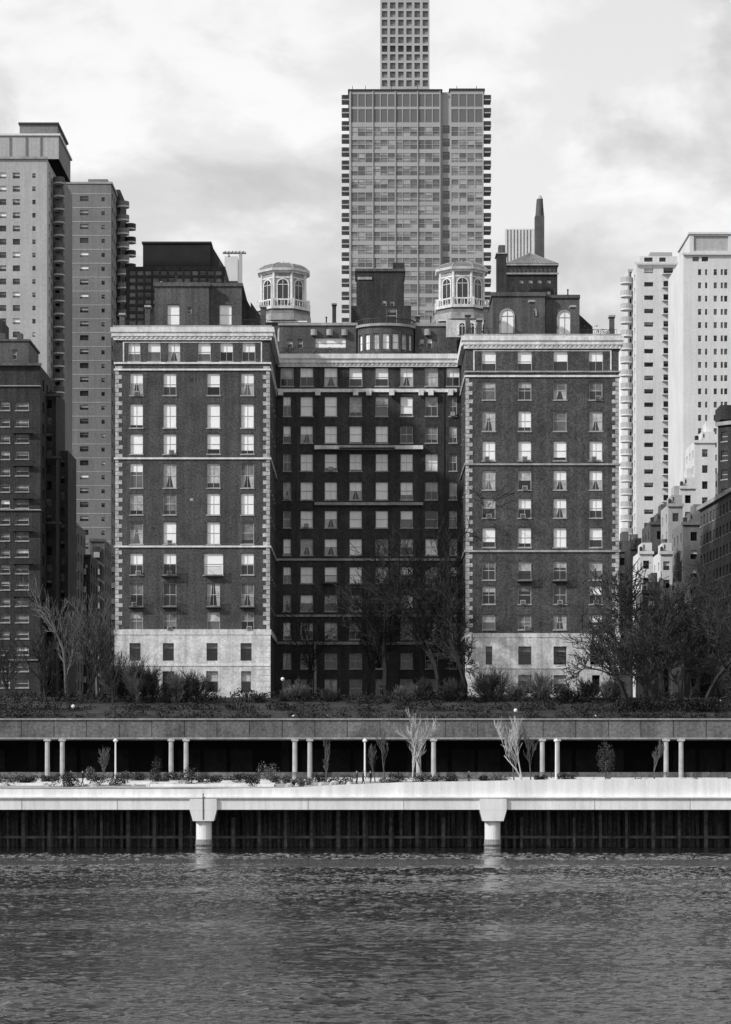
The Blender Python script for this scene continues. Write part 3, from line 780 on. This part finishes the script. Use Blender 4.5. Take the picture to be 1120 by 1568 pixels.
for i in range(len(prof)-1):
    (a0_,ya),(b0_,yb)=prof[i],prof[i+1]
    d=248.9; xa,xb=X(a0_,d),X(b0_,d); za,zb_=Z(ya,d),Z(yb,d)
    fr=[(xa,d,5.522),(xb,d,5.522),(xb,d,zb_),(xa,d,za)]; bk=[(p[0],d+.5,p[2]) for p in fr]
    b.poly(fr,'concrete_parapet'); b.poly(bk[::-1],'concrete_parapet')
    b.poly([fr[3],fr[2],bk[2],bk[3]],'concrete_parapet')
x=-400
while x<400:
    b.box(x,x+.04,248.57,248.599,4.16,5.35,'concrete_deck'); x+=10.1
for px in (-131,312,755,1198):
    xx=X(px,249)
    b.box(xx-1.42,xx+1.42,248.3,251,4.1,5.3,'concrete_parapet')
    zt_=4.098
    b.poly([(xx-1.42,248.31,zt_),(xx-1.1,248.31,2.95),(xx+1.1,248.31,2.95),(xx+1.42,248.31,zt_)],'concrete_parapet')
    b.poly([(xx-1.42,248.31,zt_),(xx-1.42,251,zt_),(xx-1.1,251,2.95),(xx-1.1,248.31,2.95)],'concrete_parapet')
    b.poly([(xx+1.42,248.31,zt_),(xx+1.1,248.31,2.95),(xx+1.1,251,2.95),(xx+1.42,251,zt_)],'concrete_parapet')
    b.poly([(xx-1.1,248.31,2.95),(xx-1.1,251,2.95),(xx+1.1,251,2.95),(xx+1.1,248.31,2.95)],'concrete_deck')
    b.ring(xx,249.5,1.0,3.0,.83,.83,'concrete_parapet',n=20); b.ring(xx,249.5,-1.5,1.0,.88,.88,'concrete_deck',n=20)
    b.ring(xx,249.5,.3,.45,.98,.98,'pile_cap',n=20)
    b.box(xx-.05,xx+.05,248.25,248.299,3.1,5.9,'under_panel') if px==312 else None
b.finish()
sp=M('sheet_pile_bulkhead')
x=-120; i=0
rq=random.Random(31)
while x<120:
    p=[(x,256.0),(x+.22,255.55),(x+.5,255.55),(x+.72,256.0),(x+.95,256.0)]
    for k in range(4):
        a_,b_=p[k],p[k+1]; sp.poly([(a_[0],a_[1],-1),(b_[0],b_[1],-1),(b_[0],b_[1],4.3),(a_[0],a_[1],4.3)],'sheet_pile')
    if i%3==0: 
        w_=rq.uniform(.25,.42); sp.box(x,x+w_,255.0,255.5,-1,4.1-rq.choice([0,0,.3,.9]),'pile_cap')
    x+=.95; i+=1
sp.box(-120,120,255.35,255.54,.9,1.2,'pile_cap')
sp.box(-400,-120,255.7,256,-1,4.3,'sheet_pile'); sp.box(120,400,255.7,256,-1,4.3,'sheet_pile')
sp.finish()

# ================================================================ WATER
wm=bpy.data.materials.new('river_water'); wm.use_nodes=True; nt=wm.node_tree
pr=nt.nodes['Principled BSDF']
pr.inputs['Base Color'].default_value=(.012,.012,.012,1); pr.inputs['Roughness'].default_value=.05; pr.inputs['IOR'].default_value=1.33
tc=nt.nodes.new('ShaderNodeTexCoord')
n=nt.nodes.new('ShaderNodeTexNoise'); n.inputs['Scale'].default_value=5.0; n.inputs['Detail'].default_value=3
nt.links.new(tc.outputs['Object'],n.inputs['Vector'])
bp=nt.nodes.new('ShaderNodeBump'); bp.inputs['Strength'].default_value=.6; bp.inputs['Distance'].default_value=.05
nt.links.new(n.outputs['Fac'],bp.inputs['Height']); nt.links.new(bp.outputs[0],pr.inputs['Normal'])
MATS['river_water']=wm
w=M('river_water'); w.poly([(-6000,-3000,-.4),(6000,-3000,-.4),(6000,256.2,-.4),(-6000,256.2,-.4)],'river_water'); wo=w.finish()
gx=np.arange(-52,52.01,.16)
gyl=[60.0]
while gyl[-1]<256: gyl.append(gyl[-1]+.12+.0016*(gyl[-1]-60))
gy=np.array(gyl)
GX,GY=np.meshgrid(gx,gy); H=np.zeros_like(GX)
rs=np.random.RandomState(4)
for k_ in range(80):
    lam=.42*(5.5**(rs.rand()**1.3)); th=rs.normal(math.radians(78),.5); kk=2*math.pi/lam
    sl_=.028 if lam<1.3 else .012
    H+=sl_/kk*np.sin(kk*(GX*math.cos(th)+GY*math.sin(th))+rs.rand()*6.28)
gm=np.zeros_like(GX)
for k_ in range(14):
    lam=rs.uniform(6,60); th=rs.normal(math.pi/2,.5); kk=2*math.pi/lam
    gm+=np.sin(kk*(GX*math.cos(th)*.4+GY*math.sin(th))+rs.rand()*6.28)
gm=np.clip(1+.22*gm,.3,1.9)
H*=gm
ny,nx=GX.shape
co_=np.stack([GX,GY,H],-1).reshape(-1,3)
idx=np.arange(nx*ny).reshape(ny,nx)
q_=np.stack([idx[:-1,:-1],idx[:-1,1:],idx[1:,1:],idx[1:,:-1]],-1).reshape(-1,4)
me=bpy.data.meshes.new('wave_surface'); me.vertices.add(len(co_)); me.vertices.foreach_set('co',co_.ravel())
me.loops.add(q_.size); me.loops.foreach_set('vertex_index',q_.ravel().astype(np.int32))
me.polygons.add(len(q_)); me.polygons.foreach_set('loop_start',(np.arange(len(q_))*4).astype(np.int32))
me.update(calc_edges=True); me.polygons.foreach_set('use_smooth',[True]*len(q_)); me.materials.append(wm); me.validate()
o=bpy.data.objects.new('wave_surface',me); scene.collection.objects.link(o); o.parent=wo

# ================================================================ TREES AND PLANTS
def branch(m,p,dr,L,r,lev,maxl,kids,spread,up,mt,rg,rmin):
    n=4 if lev<maxl-1 else 2
    pts=[p]; dd=dr.copy()
    for i in range(n):
        dd=(dd+Vector((rg.gauss(0,.14),rg.gauss(0,.14),rg.gauss(0,.1)+up*.12))).normalized()
        q=pts[-1]+dd*(L/n); r0=max(rmin,r*(1-i/n*.55)); r1=max(rmin*.8,r*(1-(i+1)/n*.55))
        m.seg(pts[-1],q,r0,r1,mt,5 if lev==0 else 3); pts.append(q)
        if lev<maxl and (i>=1 or lev>0):
            for _ in range(max(1,round(kids/ (n-(1 if lev==0 else 0))))):
                a=rg.uniform(0,2*math.pi); s=spread*rg.uniform(.6,1.3)
                pr_=dd.cross(Vector((math.cos(a),math.sin(a),.3))).normalized()
                nd=(dd*math.cos(s)+pr_*math.sin(s)); nd.z+=up*.25; nd.normalize()
                branch(m,pts[-1]-dd*(L/n)*rg.uniform(0,.7),nd,L*rg.uniform(.5,.78),r*.5*(1-i/n*.4),lev+1,maxl,kids,spread,up,mt,rg,rmin)
def tree(name,px,pyb,pyt,d,mt='bark_dark',lev=4,kids=4,spread=.65,up=.5,seed=1,r=None,rmin=.022,trunk=.42,z=None,stems=1,wid=1.0):
    m=M(name); rg=random.Random(seed); zb=Z(pyb,d) if z is None else z; H=Z(pyt,d)-zb
    r=r or H*.022
    x0=X(px,d)
    for s_ in range(stems):
        dr=Vector((rg.gauss(0,.06 if stems==1 else .22),rg.gauss(0,.06 if stems==1 else .22),1)).normalized()
        branch(m,Vector((x0,d,zb-.1)),dr,H*trunk,r,0,lev,kids,spread,up,mt,rg,rmin)
    zs=sorted(v[2] for v in m.v); zm=zs[int(len(zs)*.995)]-zb; s=H/zm
    m.v=[(x0+(v[0]-x0)*s*wid,d+(v[1]-d)*s*wid,zb+(v[2]-zb)*s) for v in m.v]
    return m.finish()
tree('bare_tree',640,1068,755,307,lev=5,kids=4,spread=.62,seed=43,r=.34,trunk=.4,rmin=.034,wid=1.1,mt='bark_court')
tree('bare_tree',712,1070,890,298,lev=5,kids=4,spread=.75,seed=5,r=.27,trunk=.4,rmin=.033,mt='bark_court')
tree('bare_tree',672,1070,830,303,lev=5,kids=4,spread=.7,seed=25,r=.27,trunk=.4,rmin=.032,mt='bark_court',wid=1.05)
tree('bare_tree',560,1068,880,310,lev=4,kids=5,spread=.7,seed=8,rmin=.03,mt='bark_court')
tree('bare_tree',470,1068,920,312,lev=4,kids=5,spread=.6,seed=9,mt='bark_court')
tree('bare_tree',598,1075,830,306,lev=5,kids=4,spread=.65,seed=19,rmin=.03,mt='bark_court',wid=1.15)
for i,(px,yb,yt,d) in enumerate([(985,1085,885,303),(1020,1090,865,298),(1062,1088,860,300),(1105,1090,865,296),(1040,1092,920,292),(1085,1092,930,293),(1125,1090,900,310),(960,1080,930,296),(1000,1092,940,290)]):
    tree('bare_tree',px,yb,yt,d,lev=5,kids=4,spread=.72,seed=30+i,r=.3,rmin=.036,mt='bark_dark',wid=1.2)
for i,(px,yb,yt,d) in enumerate([(105,1085,885,305),(130,1088,940,298),(150,1085,910,312),(20,1090,950,300),(72,1090,960,296),(170,1092,1000,294)]):
    tree('bare_tree',px,yb,yt,d,lev=4,kids=5,spread=.5,seed=50+i,mt='bark_mid' if i in(0,2) else 'bark_dark',rmin=.03,wid=.8)
for i,(px,yt) in enumerate([(188,1015),(205,1008),(225,1015),(272,1028),(295,1028),(395,1062),(748,1022),(835,1030),(900,1040),(790,1045),(690,1040),(455,1045),(500,1055),(938,1035),(258,1050),(340,1070),(435,1060),(620,1050),(650,1040),(770,1060),(870,1055)]):
    tree('bare_shrub',px,1090,yt,296 if px<420 else 297,lev=3,kids=6,spread=.5,up=.6,seed=70+i,mt='bark_mid' if i%2 else 'bark_dark',stems=6,r=.06,trunk=.5,rmin=.02)
for i,(px,yt,mt_,st_) in enumerate([(590,1098,'bark_mid',1),(632,1088,'bark_pale',2),(800,1098,'bark_pale',2),(500,1128,'bark_mid',1),(1003,1130,'bark_mid',1),(157,1145,'bark_mid',2),(575,1140,'bark_mid',1),(648,1095,'bark_mid',1),(788,1110,'bark_mid',1),(813,1108,'bark_mid',1)]):
    d=268; tree('young_bare_tree',px,1192,yt,d,lev=4,kids=4,spread=.42,up=.9,seed=90+i,mt=mt_,stems=st_,r=.11,trunk=.5,rmin=.018,z=gz(d),wid=.85)
def foliage(name,clumps,mats,n,size,seed):
    m=M(name); rg=random.Random(seed)
    tot=sum(c[3]*c[5] for c in clumps)
    for c in clumps:
        k=int(n*c[3]*c[5]/tot)
        for _ in range(k):
            v=Vector((rg.gauss(0,1),rg.gauss(0,1),rg.gauss(0,1))).normalized()*(rg.uniform(.3,1)**.5)*rg.uniform(.8,1.18)
            p=Vector((c[0]+v.x*c[3],c[1]+v.y*c[4],c[2]+v.z*c[5]))
            a=Vector((rg.gauss(0,1),rg.gauss(0,1),rg.gauss(0,1))).normalized(); b_=a.orthogonal().normalized(); b_=(Matrix.Rotation(rg.uniform(0,6.28),3,a)@b_)
            s=size*rg.uniform(.6,1.3); a2=a.cross(b_)
            m.poly([tuple(p+b_*s),tuple(p+a2*s*.6),tuple(p-b_*s),tuple(p-a2*s*.6)],rg.choice(mats))
    return m.finish()
cl=[]; rg=random.Random(5)
x=-60
while x<60:
    for (y,zz) in ((286,14.9),(291,16.0),(296,17.3)):
        cl.append((x+rg.uniform(-1,1),y+rg.uniform(-1,1),zz+rg.uniform(-.4,.3),rg.uniform(1.0,2.2),rg.uniform(.8,1.4),rg.uniform(.5,1.5)))
    x+=2.2
foliage('garden_hedge',cl,['leaf_a','leaf_a','leaf_a','leaf_b'],40000,.15,6)
cl=[(X(px,298),298,Z(1078,298),1.5,.8,1.15) for px in range(425,800,14)]
foliage('clipped_hedge',cl,['leaf_a','leaf_a','leaf_b'],14000,.12,8)
cl=[]
for px in (1090,1060,985,960): cl.append((X(px,290),290,Z(1082,290),1.8,1.2,1.2))
foliage('evergreen_bushes',cl,['leaf_a','leaf_b'],5000,.14,18)
def shrub(px,rx,rz,mats,seed,d=262,n=900,name='esplanade_shrub'):
    rx*=1.2; rz*=1.35; rq=random.Random(seed)
    foliage(name,[(X(px,d)+rq.uniform(-1,1)*rx*.8,d+rq.uniform(-.4,.4),gz(d)+rz*rq.uniform(.3,1.1),rx*rq.uniform(.35,.7),rx*.5,rz*rq.uniform(.4,.8)) for _ in range(6)],mats,n,.085,seed)
rg=random.Random(3)
for i,(px,rx,rz) in enumerate([(5,1.2,.7),(25,.9,.6),(42,.8,.4),(60,.9,.5),(78,.7,.5),(95,1.1,.7),(110,.8,.8),(140,.6,.8),(155,1.2,.6),(180,.9,.8),(195,.6,.5),(233,.85,1.5),(210,.8,.6),(248,.6,.5),(262,.8,.6),(278,1.2,1.0),(300,.8,.6),(315,.9,.4),(330,.7,.5),(352,1.0,.5),(372,.9,.5),(390,.7,.7),(412,1.0,1.1),(430,.8,.6),(450,.8,.5),(465,.7,.5),(490,1.0,.6),(520,1.1,.5),(595,.8,.4),(610,.9,.5),(650,.9,.5),(670,.8,.4),(690,.8,.5),(740,.7,.4),(760,1.0,.5),(830,.8,.4),(870,.9,.5),(900,1.0,.4),(980,.9,.4),(1060,.9,.4)]):
    shrub(px,rx,rz,['leaf_b','leaf_c','leaf_pale','leaf_c'] if i%3==1 else ['leaf_a','leaf_a','leaf_b','leaf_c'],100+i,d=rg.uniform(254,272))
foliage('oval_columnar_shrub',[(X(928,265),265,Z(1162,265),1.05,.9,1.9)],['leaf_b','leaf_c'],1800,.07,44)
m=M('oval_shrub_stem'); m.ring(X(928,265),265,gz(265)-.1,Z(1165,265),.1,.07,'bark_mid'); o=m.finish(); o.parent=bpy.data.objects['oval_columnar_shrub']
pk=M('planting_bed_kerb')
for (a_,b_,d_) in ((0,110,258),(120,300,262),(310,470,266),(480,700,272),(770,930,274),(940,1120,272),(-80,-5,262),(20,200,270),(230,420,255)):
    x0,x1=X(a_,d_),X(b_,d_); z_=gz(d_); pk.box(x0,x1,d_,d_+.25,z_,z_+.3,'concrete_parapet'); pk.box(x0,x1,d_+.25,d_+2.6,z_,z_+.24,'soil'); pk.box(x0,x1,d_+2.602,d_+2.8,z_,z_+.42,'concrete_parapet')
pk.finish()
for i in range(26):
    px=R.uniform(0,700); d_=R.uniform(253,262); m=M('boulder'); s=R.uniform(.2,.5)
    m.ring(X(px,d_),d_,gz(d_)-.05,gz(d_)+s*.6,s*1.2,s,'rock',n=7,a0=R.random(),sy=.8); m.ring(X(px,d_),d_,gz(d_)+s*.6,gz(d_)+s,s,s*.45,'rock',n=7,a0=R.random(),sy=.8); m.finish()
for px in (455,835,1012,1100,230):
    d_=276; x=X(px,d_); z_=gz(d_); m=M('park_bench')
    for k in range(3): m.box(x-.9,x+.9,d_+k*.15,d_+k*.15+.11,z_+.42,z_+.46,'bark_mid')
    for k in range(3): m.box(x-.9,x+.9,d_+.46,d_+.5,z_+.55+k*.14,z_+.65+k*.14,'bark_mid')
    for sx in (-.8,0,.8): m.box(x+sx-.03,x+sx+.03,d_,d_+.05,z_,z_+.419,'dark_metal'); m.box(x+sx-.03,x+sx+.03,d_+.45,d_+.459,z_,z_+.95,'dark_metal')
    m.finish()
for px in (177,559,852,-205):
    d_=266; x=X(px,d_); z_=gz(d_); m=M('street_lamp')
    m.ring(x,d_,z_,z_+.5,.16,.13,'paint_white',n=10); m.ring(x,d_,z_+.5,z_+4.6,.11,.09,'paint_white',n=8)
    m.ring(x,d_,z_+4.6,z_+4.75,.12,.26,'paint_white',n=12); m.ring(x,d_,z_+4.752,z_+4.95,.28,.2,'paint_white',n=12); m.ring(x,d_,z_+4.952,z_+5.05,.2,.05,'paint_white',n=12)
    m.finish()
for (px,py,d_) in ((433,1040,298),(502,1099,287),(1104,1075,292),(287,1098,288),(112,1082,290),(912,1098,287),(450,1098,287),(790,1088,288)):
    x=X(px,d_); zt=Z(py,d_); m=M('globe_lamp'); z_=zt-3 if py<1060 else zt-1.6
    m.ring(x,d_,z_,zt-.25,.06,.05,'dark_metal',n=6)
    for k in range(4):
        a_,b_=math.pi*k/4,math.pi*(k+1)/4; m.ring(x,d_,zt-.25*math.cos(a_),zt-.25*math.cos(b_),max(.02,.25*math.sin(a_)),max(.02,.25*math.sin(b_)),'paint_white',n=10,cap=False)
    m.finish()
rl=M('garden_fence')
x=-60
while x<60:
    rl.box(x,x+.05,282.5,282.55,12.6,15.2,'dark_metal'); x+=2.5
rl.box(-60,60,282.5,282.54,15.16,15.2,'dark_metal')
rl.finish()
# ================================================================ PEOPLE
def person(name,x,y,z,face=0,top='cloth_dark',leg='cloth_dark',stride=.18,bend=0,h=1.74):
    J={'pel':(0,0,.95),'waist':(0,.0+bend*.1,1.1),'chest':(0,bend*.25,1.35),'neck':(0,bend*.33,1.5),'head0':(0,bend*.36,1.58),
       'hl':(.1,0,.9),'kl':(.11,stride*.6,.5),'al':(.11,stride,.08),'tl':(.12,stride+.17,.04),
       'hr':(-.1,0,.9),'kr':(-.11,-stride*.2+.05,.5),'ar':(-.11,-stride,.09),'tr':(-.12,-stride+.17,.04),
       'sl':(.19,bend*.3,1.43),'el':(.25,-stride*.5+bend*.3,1.14),'wl':(.25,-stride*.3+.1+bend*.3,.9),'hdl':(.245,-stride*.3+.13+bend*.3,.8),
       'sr':(-.19,bend*.3,1.43),'er':(-.25,stride*.5+bend*.3,1.14),'wr':(-.25,stride*.8+.1+bend*.3,.92),'hdr':(-.245,stride*.8+.15+bend*.3,.82)}
    Rd={'pel':.15,'waist':.135,'chest':.16,'neck':.06,'head0':.06,'hl':.1,'kl':.065,'al':.045,'tl':.04,'hr':.1,'kr':.065,'ar':.045,'tr':.04,'sl':.075,'el':.05,'wl':.035,'hdl':.035,'sr':.075,'er':.05,'wr':.035,'hdr':.035}
    E=[('pel','waist'),('waist','chest'),('chest','neck'),('neck','head0'),('pel','hl'),('hl','kl'),('kl','al'),('al','tl'),('pel','hr'),('hr','kr'),('kr','ar'),('ar','tr'),('chest','sl'),('sl','el'),('el','wl'),('wl','hdl'),('chest','sr'),('sr','er'),('er','wr'),('wr','hdr')]
    ks=list(J); me=bpy.data.meshes.new(name); me.from_pydata([J[k] for k in ks],[(ks.index(a_),ks.index(b_)) for a_,b_ in E],[])
    o=bpy.data.objects.new(name+'_tmp',me); scene.collection.objects.link(o)
    sk=o.modifiers.new('s','SKIN'); 
    for i,k in enumerate(ks):
        sv=me.skin_vertices[0].data[i]; sv.radius=(Rd[k],Rd[k]*.8); sv.use_root=(k=='pel')
    ss=o.modifiers.new('u','SUBSURF'); ss.levels=2; ss.render_levels=2
    dg=bpy.context.evaluated_depsgraph_get(); m2=bpy.data.meshes.new_from_object(o.evaluated_get(dg))
    bpy.data.objects.remove(o)
    for n_ in (top,leg,'skin','hair'): m2.materials.append(MATS[n_])
    for p in m2.polygons:
        c_=p.center; p.use_smooth=True
        if c_.z>1.53: p.material_index=2
        elif abs(c_.x)>.2 and c_.z<.88: p.material_index=2
        elif c_.z<.93: p.material_index=1
        else: p.material_index=0
    body=bpy.data.objects.new(name,m2); scene.collection.objects.link(body)
    hm=M('head',True); n=12; hc=(0,bend*.38+.01,1.66)
    rings=[(-.13,.035,.01),(-.1,.06,.015),(-.05,.078,.01),(0,.085,0),(.05,.082,-.005),(.09,.062,-.01),(.12,.02,-.01)]
    for i in range(len(rings)-1):
        (z0_,r0,o0),(z1_,r1,o1)=rings[i],rings[i+1]
        hm.ring(hc[0],hc[1]+o0,hc[2]+z0_,hc[2]+z1_,r0,r1,'skin' if i<4 else 'hair',n=n,cap=(i==5),sy=1.15)
    hm.ring(hc[0],hc[1]-.035,hc[2]-.07,hc[2]+.1,.075,.08,'hair',n=10,sy=.9)
    hm.poly([(-.015,hc[1]+.095,hc[2]-.03),(.015,hc[1]+.095,hc[2]-.03),(0,hc[1]+.122,hc[2]-.03),],'skin'); hm.poly([(-.015,hc[1]+.095,hc[2]-.03),(0,hc[1]+.122,hc[2]-.03),(0,hc[1]+.095,hc[2]+.02)],'skin'); hm.poly([(.015,hc[1]+.095,hc[2]-.03),(0,hc[1]+.122,hc[2]-.03),(0,hc[1]+.095,hc[2]+.02)],'skin')
    for sx in (-1,1): hm.box(sx*.088-.01,sx*.088+.01,hc[1]-.02,hc[1]+.02,hc[2]-.03,hc[2]+.03,'skin'); hm.box(sx*.03-.012,sx*.03+.012,hc[1]+.09,hc[1]+.1,hc[2]-.0,hc[2]+.012,'hair')
    hm.box(-.022,.022,hc[1]+.088,hc[1]+.097,hc[2]-.068,hc[2]-.06,'hair')
    ho=hm.finish(body)
    s=h/1.78; body.scale=(s,s,s); body.location=(x,y,z); body.rotation_euler=(0,0,face)
for (px,d_,fc,tp,lg,st,bd) in ((547,255,1.6,'cloth_dark','cloth_dark',.15,0),(556,256.2,-1.4,'cloth_dark','cloth_dark',.22,.2),(568,255.4,1.2,'cloth_dark','cloth_mid',.1,0),(718,254.6,-1.6,'cloth_dark','cloth_dark',.2,0),(127,255,1.5,'cloth_dark','cloth_mid',.2,0),(108,256,-1.5,'cloth_dark','cloth_dark',.2,0)):
    person('pedestrian',X(px,d_),d_,gz(d_),fc,tp,lg,st,bd)

# ================================================================ SKY, SUN, CAMERA
SE=math.radians(32); AZ=math.radians(60)
wd=bpy.data.worlds.new('World'); scene.world=wd; wd.use_nodes=True; nt=wd.node_tree
for n in list(nt.nodes): nt.nodes.remove(n)
out=nt.nodes.new('ShaderNodeOutputWorld'); bg=nt.nodes.new('ShaderNodeBackground'); bg.inputs['Strength'].default_value=.1
sky=nt.nodes.new('ShaderNodeTexSky'); sky.sky_type='NISHITA'; sky.sun_disc=False; sky.sun_elevation=SE
sv=Vector((-math.sin(AZ)*math.cos(SE),-math.cos(AZ)*math.cos(SE),math.sin(SE)))
sky.sun_rotation=math.atan2(sv.x,sv.y)
bw=nt.nodes.new('ShaderNodeRGBToBW'); nt.links.new(sky.outputs[0],bw.inputs[0])
tc=nt.nodes.new('ShaderNodeTexCoord')
def cn_(loc,sc,scale,det,ro,dist,lo,hi,a,b):
    mp_=nt.nodes.new('ShaderNodeMapping'); mp_.inputs['Scale'].default_value=sc; mp_.inputs['Location'].default_value=loc
    nt.links.new(tc.outputs['Generated'],mp_.inputs['Vector'])
    n1=nt.nodes.new('ShaderNodeTexNoise'); n1.inputs['Scale'].default_value=scale; n1.inputs['Detail'].default_value=det; n1.inputs['Roughness'].default_value=ro; n1.inputs['Distortion'].default_value=dist
    nt.links.new(mp_.outputs[0],n1.inputs['Vector'])
    cr=nt.nodes.new('ShaderNodeMapRange'); cr.interpolation_type='SMOOTHSTEP'; cr.inputs['From Min'].default_value=lo; cr.inputs['From Max'].default_value=hi; cr.inputs['To Min'].default_value=a; cr.inputs['To Max'].default_value=b
    nt.links.new(n1.outputs['Fac'],cr.inputs['Value']); return cr
A=cn_((1.3,.4,.2),(1,1,1.5),7.0,7,.53,.25,.42,.54,6.9,9.7)
B=cn_((.2,2.4,.7),(1,1,1.8),15.0,5,.55,.2,.4,.6,.9,1.06)
sx_=nt.nodes.new('ShaderNodeSeparateXYZ'); nt.links.new(tc.outputs['Generated'],sx_.inputs[0])
gr=nt.nodes.new('ShaderNodeMapRange'); gr.inputs['From Min'].default_value=.12; gr.inputs['From Max'].default_value=.34; gr.inputs['To Min'].default_value=1.1; gr.inputs['To Max'].default_value=.93
nt.links.new(sx_.outputs['Z'],gr.inputs['Value'])
ml=nt.nodes.new('ShaderNodeMath'); ml.operation='MULTIPLY'; nt.links.new(A.outputs[0],ml.inputs[0]); nt.links.new(B.outputs[0],ml.inputs[1])
ml2=nt.nodes.new('ShaderNodeMath'); ml2.operation='MULTIPLY'; nt.links.new(ml.outputs[0],ml2.inputs[0]); nt.links.new(gr.outputs[0],ml2.inputs[1])
mx=nt.nodes.new('ShaderNodeMix'); mx.data_type='FLOAT'; mx.inputs[0].default_value=.94
nt.links.new(bw.outputs[0],mx.inputs[2]); nt.links.new(ml2.outputs[0],mx.inputs[3])
nt.links.new(mx.outputs[0],bg.inputs['Color']); nt.links.new(bg.outputs[0],out.inputs[0])
sl=bpy.data.lights.new('sun','SUN'); sl.energy=3.3; sl.angle=math.radians(2.5); sl.color=(1,1,1)
so=bpy.data.objects.new('sun',sl); scene.collection.objects.link(so); so.rotation_euler=sv.to_track_quat('Z','Y').to_euler()
cam=bpy.data.cameras.new('camera'); co=bpy.data.objects.new('camera',cam); scene.collection.objects.link(co)
co.location=(0,0,HC); co.rotation_euler=(math.pi/2,0,0)
cam.sensor_fit='HORIZONTAL'; cam.sensor_width=36; cam.lens=F/1120*36; cam.shift_y=(HY-784)/1120; cam.clip_start=1; cam.clip_end=12000
scene.camera=co
scene.view_settings.view_transform='Standard'; scene.view_settings.look='None'; scene.view_settings.exposure=0; scene.view_settings.gamma=1
